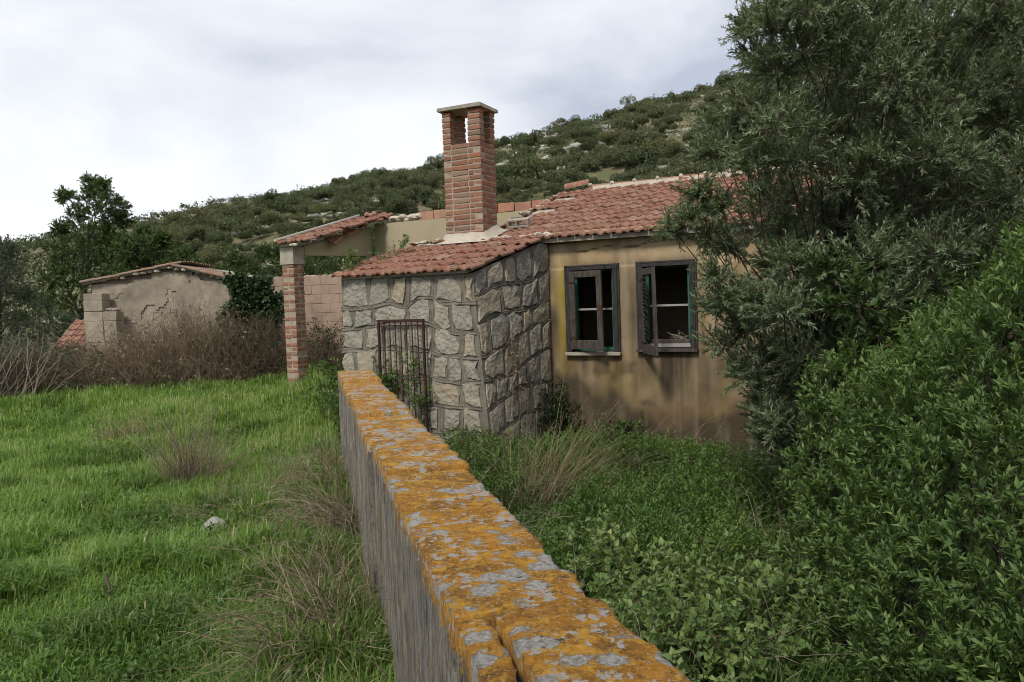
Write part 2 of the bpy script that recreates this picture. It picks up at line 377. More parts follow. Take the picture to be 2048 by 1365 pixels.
def m_wood(name, a, b, peel):
    t = MT(name, .85); v = t.mapping((1, 1, .08)); n = t.noise(55, 6, .7, v)
    c = t.mix(t.ramp(n, [(.32, 0.), (.66, 1.)]), a, b)
    c = t.mix(t.ramp(t.noise(9, 6, .7), [(.52, 0.), (.64, .8)]), c, peel)
    t.bump(n, .6, .006); return t.col(c)
M_WOOD = m_wood('weathered_wood', (.028, .024, .020), (.105, .09, .076), (.05, .02, .014))
M_FRAME = m_wood('old_frame_wood', (.016, .016, .016), (.055, .052, .05), (.012, .011, .010))
M_GREEN = m_wood('green_painted_wood', (.02, .11, .075), (.035, .15, .105), (.05, .06, .05))
M_PALEWOOD = m_wood('pale_wood', (.24, .23, .22), (.34, .33, .31), (.16, .15, .14))
M_RUST = m_simple('rusty_iron', (.062, .024, .014), (.028, .015, .011), 30, .8, 160, .6, .003)
M_BLOCK = m_simple('tuff_block', (.38, .32, .245), (.28, .235, .18), 5.0, bst=.8, bd=.014, dark=(.13, .112, .09), dscale=1.7)
M_BLOCKP = m_simple('pink_tuff_block', (.40, .29, .215), (.31, .225, .165), 4.0, bst=.7, bd=.012, dark=(.17, .13, .10), dscale=1.5)
M_COAT = m_simple('rough_render', (.37, .31, .235), (.25, .21, .16), 2.2, bst=.8, bd=.02, dark=(.12, .105, .085), dscale=1.6)
M_JOINT = m_simple('block_joint', (.27, .23, .175), (.20, .17, .135), 5)
M_BARK = m_simple('bark', (.10, .085, .065), (.05, .042, .034), 18, bst=.9, bd=.015)
M_TWIG = m_simple('twig', (.15, .11, .08), (.08, .06, .045), 20)
M_CANE = m_simple('dry_cane', (.33, .28, .22), (.20, .165, .13), 9)
M_BRAMBLE = m_simple('bramble_cane', (.145, .105, .068), (.075, .054, .036), 2.5)
M_BRAMBLE2 = m_simple('dry_bramble_cane', (.215, .16, .105), (.12, .086, .055), 2.5)
M_ROCK = m_simple('limestone', (.50, .48, .43), (.30, .29, .26), 3.0, bst=.8, bd=.03, dark=(.2, .19, .17))
M_SOIL = m_simple('soil', (.045, .05, .018), (.07, .058, .03), 2.5, bst=.8, bd=.03)

def m_leaf(name, stops, trans=.3, rough=.55, spec=.3, ob=False, tcol=1.5):
    t = MT(name, rough, spec); a = t.attr('rnd'); c = t.ramp(a, stops)
    if ob: c = t.mix(.8, c, t.ramp(t.rnd(), [(0, (.55, .62, .50)), (.35, (.95, 1., .8)), (.6, (.8, .85, .75)), (.8, (1.25, 1.1, .85)), (1, (1.05, 1.15, .95))]), 'MULTIPLY')
    t.col(c); tr = t.n('ShaderNodeBsdfTranslucent'); tc = t.mix(1.0, c, (tcol, tcol * 1.05, tcol * .55), 'MULTIPLY'); t.l(tc, tr.inputs[0])
    mx = t.n('ShaderNodeMixShader'); mx.inputs[0].default_value = trans
    t.l(t.b.outputs[0], mx.inputs[1]); t.l(tr.outputs[0], mx.inputs[2]); t.l(mx.outputs[0], t.out.inputs[0]); return t.m
M_GRASS = m_leaf('grass_blade', [(0, (0.07, 0.1177, 0.0248)), (0.45, (0.126, 0.2118, 0.0407)), (0.8, (0.1911, 0.2965, 0.0621)), (0.93, (0.2611, 0.3294, 0.1017)), (1, (0.3916, 0.3388, 0.2146))], .35, .5)
M_OLIVE = m_leaf('olive_leaf', [(0, (0.068, 0.0953, 0.0439)), (0.5, (0.14, 0.186, 0.0957)), (0.82, (0.2241, 0.2814, 0.1634)), (1, (0.3041, 0.3631, 0.2193))], .2, .45, .4)
M_DARKLEAF = m_leaf('dark_evergreen_leaf', [(0, (0.0176, 0.0382, 0.0104)), (0.6, (0.0384, 0.0765, 0.0176)), (0.9, (0.08, 0.1275, 0.0272)), (1, (0.152, 0.187, 0.04))], .25, .45)
M_SHRUB = m_leaf('shrub_leaf', [(0, (0.0605, 0.1052, 0.0322)), (0.5, (0.1156, 0.1853, 0.0569)), (0.85, (0.1871, 0.2654, 0.0807)), (1, (0.2531, 0.3206, 0.0949))], .3, .5)
M_WEED = m_leaf('weed_leaf', [(0, (0.0369, 0.0756, 0.0176)), (0.5, (0.0738, 0.1386, 0.0304)), (0.85, (0.1189, 0.2016, 0.044)), (1, (0.1722, 0.2436, 0.064))], .3, .5)
M_TREE = m_leaf('tree_leaf', [(0, (0.018, 0.0384, 0.012)), (0.5, (0.0435, 0.0784, 0.021)), (0.85, (0.0863, 0.132, 0.0338)), (1, (0.1425, 0.176, 0.0525))], .3, .5)
M_TREE2 = m_leaf('grey_tree_leaf', [(0, (0.0263, 0.044, 0.0263)), (0.6, (0.0562, 0.0784, 0.045)), (1, (0.105, 0.132, 0.075))], .25, .5)
M_IVY = m_leaf('ivy_leaf', [(0, (0.012, 0.0256, 0.0075)), (0.6, (0.024, 0.048, 0.0135)), (1, (0.0525, 0.092, 0.0225))], .15, .45)
M_HSHRUB = m_leaf('hill_shrub_leaf', [(0, (0.052, 0.0632, 0.0359)), (0.5, (0.0993, 0.1133, 0.0634)), (0.85, (0.1561, 0.1653, 0.0972)), (1, (0.2081, 0.1997, 0.1214))], .15, .7, .15, ob=True)
M_STRAW = m_leaf('straw', [(0, (0.171, 0.126, 0.0765)), (0.5, (0.297, 0.2385, 0.144)), (1, (0.432, 0.369, 0.243))], .25, .8, .1)
M_DULLSTRAW = m_leaf('grey_straw', [(0, (0.1332, 0.095, 0.0672)), (0.5, (0.2309, 0.1814, 0.1302)), (1, (0.373, 0.311, 0.231))], .2, .8, .1)

def m_hill():
    t = MT('hillside', .95)
    c = t.mix(t.ramp(t.noise(.09, 7, .65), [(.35, 0.), (.65, 1.)]), (.12, .118, .052), (.19, .165, .098))
    c = t.mix(t.ramp(t.noise(.35, 6, .7), [(.48, 0.), (.62, .8)]), c, (.105, .12, .048))
    rk = t.mth('MULTIPLY', t.ramp(t.noise(.55, 8, .75), [(.54, 0.), (.60, 1.)]), t.ramp(t.noise(.045, 4, .6), [(.42, 0.), (.55, 1.)]))
    c = t.mix(rk, c, (.50, .48, .43)); t.bump(t.noise(.8, 8, .75), .8, .6); return t.col(c)
M_HILL = m_hill()

# ------------------------------------------------------------------ ground and hill
def build_ground():
    def axis(a, b, near0, near1, step, far):
        core = np.arange(near0, near1 + 1e-6, step)
        lo = near0 - np.geomspace(1, near0 - a, far) + 0; hi = near1 + np.geomspace(1, b - near1, far)
        return np.concatenate([lo[::-1], core, hi])
    xs = axis(-900, 900, -14, 8, .25, 22); ys = axis(-900, 1500, -3, 24, .25, 24)
    X, Y = np.meshgrid(xs, ys); Z = gz(X, Y)
    V = np.stack([X, Y, Z], -1).reshape(-1, 3); nx, ny = len(xs), len(ys)
    i = (np.arange(ny - 1)[:, None] * nx + np.arange(nx - 1)[None, :]).reshape(-1)
    F = np.stack([i, i + 1, i + nx + 1, i + nx], -1)
    tag(link('ground', np_mesh('ground', V, [F], smooth=True), M_SOIL), kind='structure')
build_ground()

HA, HB = np.array([-77., 180.]), np.array([70., 110.])
HT = (HB - HA) / np.linalg.norm(HB - HA); HN = np.array([HT[1], -HT[0]])     # HN points to the valley
HLEN = np.linalg.norm(HB - HA)
_k = np.array([-1.5, -.6, -.25, 0, .22, .42, .60, .70, .80, .88, .95, 1.0, 1.1, 1.22, 1.6])
_er = [(330, 465), (490, 408), (650, 360), (870, 310), (1020, 262), (1190, 212), (1350, 178), (1500, 130), (1800, 50), (2048, -20)]
def crest_table():
    ks = [-1.6, -.5, -.2, -.08]; zs = [-4, -3, -1, 6]
    for px, py in _er:
        d = ray(px, py + np.interp(px, [330, 700, 1000, 1200, 1500], [24, 32, 52, 44, 30]))
        A = np.array([[d[0], -(HB - HA)[0]], [d[1], -(HB - HA)[1]]]); s, k = np.linalg.solve(A, HA)
        ks.append(k); zs.append(CAMZ + d[2] * s)
    ks += [1.6, 2.2]; zs += [zs[-1] + 14, zs[-1] + 16]
    return np.array(ks), np.array(zs)
CK, CZ = crest_table()
def hill_pt(k, q):
    """k along the crest, q metres down towards the valley (negative: behind)"""
    x = HA[0] + HT[0] * HLEN * k + HN[0] * q; y = HA[1] + HT[1] * HLEN * k + HN[1] * q
    zc = np.interp(k, CK, CZ); u = q / 98.0
    pr = np.where(u >= 0, 1 - 0.80 * u - 0.28 * u * u * sstep(0, 1, u) , 1 - (u * 1.3) ** 2 * 1.2)
    n = (fbm(np.stack([x, y, 0 * x], -1).reshape(-1, 3) * 0.05, 21, 4).reshape(np.shape(x)) - .5) * 5.0 * sstep(-.05, .25, np.abs(u))
    return np.stack([x, y, zc * pr + n * np.clip(zc / 15, 0, 1) - 2.0 * sstep(.65, 1.0, u) - 1.5 * sstep(4, -2, zc)], -1)
def build_hill():
    ks = np.linspace(-1.6, 2.2, 190); qs = np.concatenate([np.linspace(-120, -10, 12), np.linspace(-6, 130, 56)])
    K, Q = np.meshgrid(ks, qs); V = hill_pt(K, Q).reshape(-1, 3); nx, ny = len(ks), len(qs)
    i = (np.arange(ny - 1)[:, None] * nx + np.arange(nx - 1)[None, :]).reshape(-1)
    F = np.stack([i, i + 1, i + nx + 1, i + nx], -1)
    m = np_mesh('hill', V, [F], smooth=True); fixn(m)
    tag(link('hill', m, M_HILL), kind='structure')
build_hill()

# ------------------------------------------------------------------ boundary wall with orange lichen
def rough_block(name, x0, x1, y0, y1, z0, z1, seed, rad=.009, res=.022, amp=1.0, rough_right=False):
    def grid(n1, n2):
        a, b = np.meshgrid(np.linspace(0, 1, n1), np.linspace(0, 1, n2)); return a.ravel(), b.ravel()
    bm = MB(); V = []; F = []; base = 0
    lx, ly, lz = x1 - x0, y1 - y0, z1 - z0
    cnt = lambda l, r=res: max(3, int(l / r) + 1)
    nx, ny, nz = cnt(lx), cnt(ly), max(6, int(lz / .05) + 1)
    for ax, s in (('z', 1), ('x', 0), ('x', 1), ('y', 0), ('y', 1)):
        if ax == 'z': n1, n2 = nx, ny; a, b = grid(n1, n2); P = np.stack([x0 + lx * a, y0 + ly * b, 0 * a + z1], -1)
        elif ax == 'x': n1, n2 = ny, nz; a, b = grid(n1, n2); P = np.stack([0 * a + (x1 if s else x0), y0 + ly * a, z0 + lz * b], -1)
        else: n1, n2 = nx, nz; a, b = grid(n1, n2); P = np.stack([x0 + lx * a, 0 * a + (y1 if s else y0), z0 + lz * b], -1)
        i = (np.arange(n2 - 1)[:, None] * n1 + np.arange(n1 - 1)[None, :]).reshape(-1)
        F.append(np.stack([i, i + 1, i + n1 + 1, i + n1], -1) + base); V.append(P); base += len(P)
    V = np.concatenate(V); F = np.concatenate(F)
    inner = np.clip(V, [x0 + rad, y0 + rad, z0 - 1], [x1 - rad, y1 - rad, z1 - rad]); d = V - inner; ln = np.linalg.norm(d, axis=1, keepdims=True)
    N = d / (ln + 1e-9); V = np.where(ln > 1e-6, inner + N * rad, V)
    W = V + np.array([seed * 3.1, 0, 0])
    side = np.abs(N[:, 0])
    n1 = (fbm(W * 6, seed, 4) - .5) * .012 * amp * np.where(N[:, 2] > .5, .6, 1); n2 = (fbm(W * np.array([38, 38, 2.2]), seed + 5, 3) - .5) * .014
    n3 = (fbm(W * 40, seed + 9, 3) - .5) * .010
    V = V + N * (n1 + n3 + n2 * side)[:, None]
    er = sstep(.09, 0, x1 - V[:, 0]) * sstep(.25, 0, z1 - V[:, 2])
    V[:, 0] -= er * np.clip(fbm(W * 9, seed + 2, 4) - .52, 0, 1) * .10; V[:, 2] -= er * np.clip(fbm(W * 11, seed + 3, 4) - .54, 0, 1) * .07
    el = sstep(.05, 0, V[:, 0] - x0) * sstep(.12, 0, z1 - V[:, 2]); V[:, 2] -= el * np.clip(fbm(W * 12, seed + 4, 3) - .5, 0, 1) * .06
    m = np_mesh(name, V, [F], smooth=True); b = bmesh.new(); b.from_mesh(m); bmesh.ops.remove_doubles(b, verts=b.verts, dist=.0004)
    bmesh.ops.recalc_face_normals(b, faces=b.faces); b.to_mesh(m); b.free(); return m
wall = thing('boundary_wall', 'long low grey stone wall topped with orange lichen running from the foreground', 'wall', (W0[0], W0[1], 0), math.atan2(WS[1], WS[0]))
joints = [-4.2, -2.6, -1.05, .53, 2.13, 2.96, 3.98, 5.2, 6.35, 7.62]
for i in range(len(joints) - 1):
    y0, y1 = joints[i] + .010, joints[i + 1] - .010
    dz = [0, .0, .004, -.012, .0, -.016, .004, -.008, .006][i]; dx = [0, 0, .0, .0, .005, -.014, .004, -.006, .0][i]
    res = .018 if i in (2, 3, 4) else .03
    if i == 2:
        link('block', rough_block('block', 0, .075, y0, y1, -.6, 1.062, 3, res=res), M_LICHEN, wall)
        link('block', rough_block('block',   .089, .352, y0, y1, -.6, 1.072, 33, res=res), M_LICHEN, wall)
    else:
        link('block', rough_block('block', dx, dx + .345 + .01 * (i % 3), y0, y1, -.6, 1.07 + dz, i + 1, res=res), M_LICHEN, wall)

# ------------------------------------------------------------------ house frame: x right along the facade, y back, z from eye level
HANG = R_(-27); HO = np.array([.52, 10.95, CAMZ])
EX = np.array([math.cos(HANG), math.sin(HANG), 0]); EY = np.array([-math.sin(HANG), math.cos(HANG), 0])
def h2w(p): p = np.asarray(p, float); return HO + p[..., 0:1] * EX + p[..., 1:2] * EY + p[..., 2:3] * np.array([0, 0, 1.])
def on_front(px, py, y):                 # house coordinates of a photo pixel on the plane y
    d = ray(px, py); c = np.array([0, 0, CAMZ]); t = np.dot(HO + EY * y - c, EY) / np.dot(d, EY); q = c + d * t - HO
    return np.array([q @ EX, y, q[2]])
def house_thing(name, label, cat): return thing(name, label, cat, tuple(HO), HANG)

# clay tile, shared meshes
def tile_mesh(seed, w=.25, l=.335):
    r = random.Random(seed)
    prof = [(0, .004), (.022, .030), (.062, .034), (.088, .013), (.125, .004), (.150, .008), (.172, .026), (.212, .028), (.238, .006)]
    prof = [(x * w / .25, z + r.uniform(-.002, .002)) for x, z in prof]; th = .024; n = len(prof)
    V = []
    for y, dz in ((0, 0), (l, 0)):
        for x, z in prof: V.append((x, y + (r.uniform(-.006, .006) if y == 0 else 0), z + dz))
        for x, z in prof: V.append((x, y, z - th))
    F = [(i, i + 1, 2 * n + i + 1, 2 * n + i) for i in range(n - 1)] + [(n + i, 3 * n + i, 3 * n + i + 1, n + i + 1) for i in range(n - 1)]
    F += [(i, n + i, n + i + 1, i + 1) for i in range(n - 1)] + [(0, 2 * n, 3 * n, n), (n - 1, 2 * n - 1, 4 * n - 1, 3 * n - 1)]
    m = bpy.data.meshes.new('tile'); m.from_pydata(V, [], F); m.update(); fixn(m); m.materials.append(M_TILE); return m
TILES = [tile_mesh(k) for k in range(5)]
OTILES = [tile_mesh(k + 30) for k in range(3)]
for m in OTILES: m.materials[0] = M_OLDTILE
def tile(parent, x, y, z, slope, jit=.004, rz=0.0, extra=0.0):
    r = random
    return link('tile', r.choice(TILES), None, parent, (x + r.uniform(-jit, jit), y + r.uniform(-jit, jit) * 2, z + r.uniform(0, jit)),
                (slope - .095 + extra + r.uniform(-.012, .012), r.uniform(-.012, .012), rz + r.uniform(-.012, .012)))

# bricks, shared meshes
BR_S = [chamfer_box('brick', .252, .12, .057, .005, .005, k) for k in range(4)]
BR_H = [chamfer_box('brick', .120, .12, .060, .007, .006, k + 9) for k in range(3)]
for m in BR_S + BR_H: m.materials.append(M_BRICK)
def brick_course(parent, x0, x1, y0, y1, z, shift, skip=()):
    """one ring of bricks round a rectangular shaft; x0..y1 are its outer faces"""
    r = random
    def run(a0, a1, fixed, axis, sh):
        p = a0; first = True; idx = 0
        while p < a1 - .03:
            ln = (.135 if (sh and first) else .275); ln = min(ln, a1 - p)
            if a1 - p - ln < .06: ln = a1 - p
            first = False; idx += 1
            c = p + ln / 2; sx = (ln - .016) / .255
            loc = (c, fixed, z) if axis == 'x' else (fixed, c, z)
            o = link('brick', r.choice(BR_S), None, parent, (loc[0] + r.uniform(-.002, .002), loc[1] + r.uniform(-.002, .002), z + r.uniform(-.003, .003)),
                     (r.uniform(-.012, .012), r.uniform(-.012, .012), (0 if axis == 'x' else math.pi / 2) + r.uniform(-.008, .008)))
            o.scale = (sx, 1, 1); p += ln
    d = .06
    if shift:
        run(x0, x1, y0 + d, 'x', True); run(x0, x1, y1 - d, 'x', False)
        run(y0 + .125, y1 - .125, x0 + d, 'y', False); run(y0 + .125, y1 - .125, x1 - d, 'y', True)
    else:
        run(y0, y1, x0 + d, 'y', False); run(y0, y1, x1 - d, 'y', True)
        run(x0 + .125, x1 - .125, y0 + d, 'x', False); run(x0 + .125, x1 - .125, y1 - d, 'x', True)

# ------------------------------------------------------------------ farmhouse
house = house_thing('farmhouse', 'abandoned ochre plastered farmhouse with two dark windows and red tiled roof', 'house')
RS = .325; RA = math.atan(RS)
def roof_z(y): return .905 + RS * y
W_1 = (.31, .97, -.685, .43); W_2 = (1.31, 1.985, -.64, .43)
def front_wall():
    step = .025; xs = list(np.arange(-.02, 4.6, step)) + list(np.arange(4.6, 7.4, .2)); zs = list(np.arange(-2.6, .93, step))
    for w in (W_1, W_2):
        xs += [w[0], w[1]]; zs += [w[2], w[3]]
    def clean(v, keep):
        v = sorted(v); out = []
        for a in v:
            if a in keep: 
                while out and a - out[-1] < .012 and out[-1] not in keep: out.pop()
                out.append(a)
            elif not out or a - out[-1] > .012: out.append(a)
        return np.array(out)
    keepx = {W_1[0], W_1[1], W_2[0], W_2[1]}; keepz = {W_1[2], W_1[3], W_2[2], W_2[3]}
    xs = clean(xs, keepx); zs = clean(zs, keepz)
    X, Z = np.meshgrid(xs, zs); nx, nz = len(xs), len(zs); P = np.stack([X, 0 * X, Z], -1).reshape(-1, 3)
    x, z = P[:, 0], P[:, 2]
    n = fbm(P * np.array([5, 1, .55]), 41, 5); n2 = fbm(P * 3.1, 42, 5); n3 = fbm(P * np.array([1.6, 1, .9]), 43, 4)
    nv = fbm(P * np.array([9, 1, .5]), 45, 5); nv2 = fbm(P * np.array([22, 1, 1.1]), 46, 4)
    st = np.zeros(len(P)); moss = np.zeros(len(P)); rust = np.zeros(len(P))
    # damp at the foot of the wall, uneven
    st = np.maximum(st, sstep(-1.0, -1.8, z + (n3 - .5) * 1.4) * .92)
    rust = np.maximum(rust, sstep(-.9, -1.75, z + (n2 - .5) * 1.1) * .85)
    for w, k in ((W_1, .6), (W_2, 1.0)):                                  # run-off under the sills and grime beside the frames
        inx = sstep(w[0] - .14, w[0] + .06, x) * sstep(w[1] + .22, w[1] - .02, x)
        run = inx * sstep(w[2] + .02, w[2] - .04, z) * sstep(w[2] - 1.35, w[2] - .05, z)
        st = np.maximum(st, k * run * np.clip(.55 + 1.9 * (n - .38), 0, 1))
        dx = np.maximum(np.maximum(w[0] - x, x - w[1]), 0); dz_ = np.maximum(np.maximum(w[2] - z, z - w[3]), 0)
        st = np.maximum(st, .75 * np.exp(-(dx ** 2 + dz_ ** 2) / .006) * np.clip(n2 * 1.7 - .2, 0, 1))
        rust = np.maximum(rust, .6 * np.exp(-dx / .16 - dz_ / .30) * np.clip(n * 2 - .5, 0, 1))
    st = np.maximum(st, sstep(.70, .35, z + (n2 - .5) * .5) * np.clip((nv - .52) * 4.5, 0, 1) * .40); st = np.maximum(st, sstep(.1, -.9, z + (n2 - .5)) * np.clip((nv2 - .52) * 4, 0, 1) * .4)
    bl_ = fbm(P * 2.2 + 5, 47, 5); st = np.maximum(st, sstep(.2, -1.2, z) * np.clip((bl_ - .50) * 5, 0, 1) * .6); moss = np.maximum(moss, sstep(-.6, -1.5, z) * np.clip((fbm(P * 2.6 + 9, 48, 4) - .5) * 4, 0, 1) * .6)
    pale = np.clip((nv - .40) * -6, 0, 1) * sstep(.9, .3, z)
    col = sstep(.95, 1.12, x) * sstep(1.40, 1.2, x)
    st = np.maximum(st, col * sstep(.75, .25, z) * sstep(-1.2, -.2, z) * np.clip(n * 1.8 - .55, 0, 1) * .8)
    side = sstep(2.0, 2.5, x); st = np.maximum(st, side * sstep(.9, .0, z) * np.clip(n * 2.4 - .85, 0, 1) * .75)
    rust = np.maximum(rust, side * np.clip(n3 * 1.8 - .5, 0, 1) * .7)
    st = np.maximum(st, sstep(.30, .03, x) * sstep(.2, -.3, z) * np.clip(n * 2.0 - .4, 0, 1) * .9)
    st = np.maximum(st, np.clip(n * 2.6 - 1.25, 0, 1) * .6); st = np.maximum(st, sstep(-.2, -.9, z) * np.clip(n3 * 2.2 - .72, 0, 1) * .55); rust = np.maximum(rust, sstep(.5, -.5, z) * np.clip(n2 * 2 - .55, 0, 1) * .55)
    moss = np.maximum(moss, np.exp(-((x - .22) / .13) ** 2) * sstep(.75, .3, z) * sstep(-1.7, -.4, z))
    moss = np.maximum(moss, np.exp(-((x - .95) / .28) ** 2) * sstep(-.7, -.85, z) * sstep(-1.9, -1.0, z) * .7 * np.clip(n2 * 2 - .3, 0, 1))
    st = np.clip(st * 1.45, 0, .95); rust = np.clip(rust * .85, 0, .85)
    crack = np.exp(-((z - (.675 + .035 * (x - .6) + .02 * np.sin(x * 9) + (n2 - .5) * .05)) / .009) ** 2) * sstep(.30, .5, x) * sstep(2.1, 1.6, x)
    ledge = .022 * sstep(.775 + .02 * x, .79 + .02 * x, z)                # the plaster band under the eaves stands proud
    bare = .15 * pale + np.exp(-(((x - .17) / .13) ** 2 + ((z - .70) / .045) ** 2) * 1.5) * .8
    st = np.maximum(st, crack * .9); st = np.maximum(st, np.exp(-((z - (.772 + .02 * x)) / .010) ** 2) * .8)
    P[:, 1] = (fbm(P * 6, 44, 4) - .5) * .016 + crack * .02 - ledge
    ok = lambda a, b: not any(w[0] - 1e-6 <= a <= w[1] + 1e-6 and w[2] - 1e-6 <= b <= w[3] + 1e-6 for w in (W_1, W_2))
    xc = (xs[1:] + xs[:-1]) / 2; zc = (zs[1:] + zs[:-1]) / 2
    F = [(j * nx + i, j * nx + i + 1, (j + 1) * nx + i + 1, (j + 1) * nx + i) for j in range(nz - 1) for i in range(nx - 1) if ok(xc[i], zc[j])]
    m = np_mesh('facade', P, [np.array(F)], {'stain': st, 'moss': moss, 'rust': rust, 'bare': bare}, smooth=True)
    return link('facade', m, M_PLASTER, house)
front_wall()
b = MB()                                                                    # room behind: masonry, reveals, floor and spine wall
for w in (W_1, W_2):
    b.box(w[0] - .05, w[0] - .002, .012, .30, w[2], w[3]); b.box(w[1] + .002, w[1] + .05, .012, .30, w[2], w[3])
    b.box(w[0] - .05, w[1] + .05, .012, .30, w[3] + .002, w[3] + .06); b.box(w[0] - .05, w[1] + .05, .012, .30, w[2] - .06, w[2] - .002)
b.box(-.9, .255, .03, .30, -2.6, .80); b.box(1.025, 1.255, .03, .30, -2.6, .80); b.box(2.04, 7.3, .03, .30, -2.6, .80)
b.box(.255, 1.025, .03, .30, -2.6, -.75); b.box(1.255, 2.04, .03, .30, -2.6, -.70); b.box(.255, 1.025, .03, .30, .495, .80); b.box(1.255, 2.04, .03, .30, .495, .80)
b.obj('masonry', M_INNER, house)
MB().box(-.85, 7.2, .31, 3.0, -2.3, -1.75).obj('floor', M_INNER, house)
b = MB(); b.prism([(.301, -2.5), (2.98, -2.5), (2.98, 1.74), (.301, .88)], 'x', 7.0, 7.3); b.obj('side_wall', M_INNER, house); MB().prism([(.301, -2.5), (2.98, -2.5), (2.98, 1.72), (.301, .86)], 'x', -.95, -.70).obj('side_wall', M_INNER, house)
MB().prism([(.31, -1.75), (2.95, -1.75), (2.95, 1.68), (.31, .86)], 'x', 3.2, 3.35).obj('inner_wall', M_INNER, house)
# spine wall, standing bare to the left where the roof has fallen
sp = MB().box(-5.08, 7.3, 3.0, 3.25, -2.5, 1.64).obj('spine_wall', M_CREAM, house)
HB_M = [chamfer_box('hollow_brick', .33, .20, .155, .006, .006, k) for k in range(3)]
for m in HB_M: m.materials.append(M_HOLLOW)
x = -4.05
while x < -1.0:
    if not (-3.98 < x < -3.8): link('hollow_brick', random.choice(HB_M), None, sp, (x + .17, 3.12 + random.uniform(-.01, .01), 1.72 + random.uniform(-.008, .01)), (0, 0, random.uniform(-.03, .03)))
    x += .345
def lump(name, c, r, mat, parent, seed, n=2):
    bm = bmesh.new(); bmesh.ops.create_icosphere(bm, subdivisions=n, radius=1)
    V = np.array([v.co[:] for v in bm.verts]); k = .75 + .6 * (fbm(V * 1.6 + seed * 7.7, seed, 3))
    k = k + .25 * (np.round(fbm(V * 1.1 + seed, seed + 1, 2) * 5) / 5 - .5)
    for v, p, s in zip(bm.verts, V, k): v.co = Vector((c[0] + p[0] * r[0] * s, c[1] + p[1] * r[1] * s, c[2] + p[2] * r[2] * s))
    m = bpy.data.meshes.new(name); bm.to_mesh(m); bm.free(); return link(name, m, mat, parent)
for k in range(9):
    lump('rubble', (-4.85 + .10 * k, 3.1 + random.uniform(-.05, .05), 1.67 + random.uniform(0, .07)), (random.uniform(.07, .12), .1, random.uniform(.04, .07)), M_CEMENT, sp, k)
# roof
deck = MB().prism([(-.14, roof_z(-.14) - .075), (3.1, roof_z(3.1) - .075), (3.1, roof_z(3.1) - .012), (-.14, roof_z(-.14) - .012)], 'x', -.93, 7.4)
deck.prism([(3.1, roof_z(3.1) - .075), (6.4, roof_z(3.1) - 3.3 * RS - .075), (6.4, roof_z(3.1) - 3.3 * RS - .012), (3.1, roof_z(3.1) - .012)], 'x', -.93, 7.4)
roof = deck.obj('roof', M_CONC, house)
cols = 33; rows = 12; ex_ = 3.30 / rows / math.cos(0)
restV = []; 
for rw in range(rows):
    for c in range(cols):
        x = -1.02 + c * .25; y = -.20 + rw * ex_
        if c == 0 and rw in (2, 5, 6, 9) or (c == 1 and rw in (6, 9)): continue     # broken edge
        if c < 25: 
            e = random.random() < .08
            tile(roof, x, y, roof_z(y) + .012, RA, .005, extra=random.uniform(.0, .05) if e else 0, rz=random.uniform(-.08, .08) if e else 0)
        else: restV.append((x, y, roof_z(y) + .012))
tm = TILES[0]; tv = np.array([v.co[:] for v in tm.vertices]); tf = np.array([p.vertices[:] for p in tm.polygons])
ca, sa = math.cos(RA - .095), math.sin(RA - .095); tv = np.stack([tv[:, 0], tv[:, 1] * ca - tv[:, 2] * sa, tv[:, 1] * sa + tv[:, 2] * ca], -1)
VV = np.concatenate([tv + np.array(p) for p in restV]); FF = np.concatenate([tf + i * len(tv) for i in range(len(restV))])
tag(link('tile_field', np_mesh('tile_field', VV, [FF]), M_TILE, roof), kind='stuff')
# ridge tiles bedded in pale mortar
def ridge_mesh(seed):
    r = random.Random(seed); V = []; n = 9
    for x, s in ((0, 1.0), (.43, .9)):
        for rr in (.115 * s, .100 * s):
            for i in range(n): a = math.pi * (i / (n - 1)) ; V.append((x, math.cos(a) * rr * 1.15, math.sin(a) * rr * .8 + r.uniform(-.002, .002)))
    F = [(i, i + 1, 2 * n + i + 1, 2 * n + i) for i in range(n - 1)] + [(n + i, 3 * n + i, 3 * n + i + 1, n + i + 1) for i in range(n - 1)] + [(i, n + i, n + i + 1, i + 1) for i in range(n - 1)] + [(2 * n + i, 2 * n + i + 1, 3 * n + i + 1, 3 * n + i) for i in range(n - 1)]
    m = bpy.data.meshes.new('ridge_tile'); m.from_pydata(V, [], F); m.update(); fixn(m); m.materials.append(M_TILE); return m
RIDGES = [ridge_mesh(k) for k in range(3)]
x = -.92; k = 0
while x < 7.2:
    if k == 0: link('ridge_tile', RIDGES[0], None, roof, (x - .05, 3.02, roof_z(3.1) + .03), (.15, -.16, .25))
    else:
        link('ridge_tile', random.choice(RIDGES), None, roof, (x, 3.1 + random.uniform(-.01, .01), roof_z(3.1) - .015), (0, random.uniform(-.02, .02), random.uniform(-.02, .02)))
        lump('ridge_mortar', (x + .02, 3.02, roof_z(3.1) + .055), (.035, .06, .035), M_CEMENT, roof, k)
    x += .395; k += 1
bed = MB().prism([(2.95, roof_z(3.1) - .05), (3.25, roof_z(3.1) - .05), (3.22, roof_z(3.1) + .035), (2.98, roof_z(3.1) + .035)], 'x', -.45, 7.3).obj('ridge_bedding', M_CEMENT, roof)
for k in range(14):                                                         # broken verge: loose bits of tile and mortar
    y = .5 + k * .19; lump('rubble', (-1.02 + random.uniform(-.08, .05), y, roof_z(y) - .01), (random.uniform(.06, .12), random.uniform(.06, .12), .035), random.choice([M_CEMENT, M_TILE, M_CONC]), roof, 40 + k, 1)

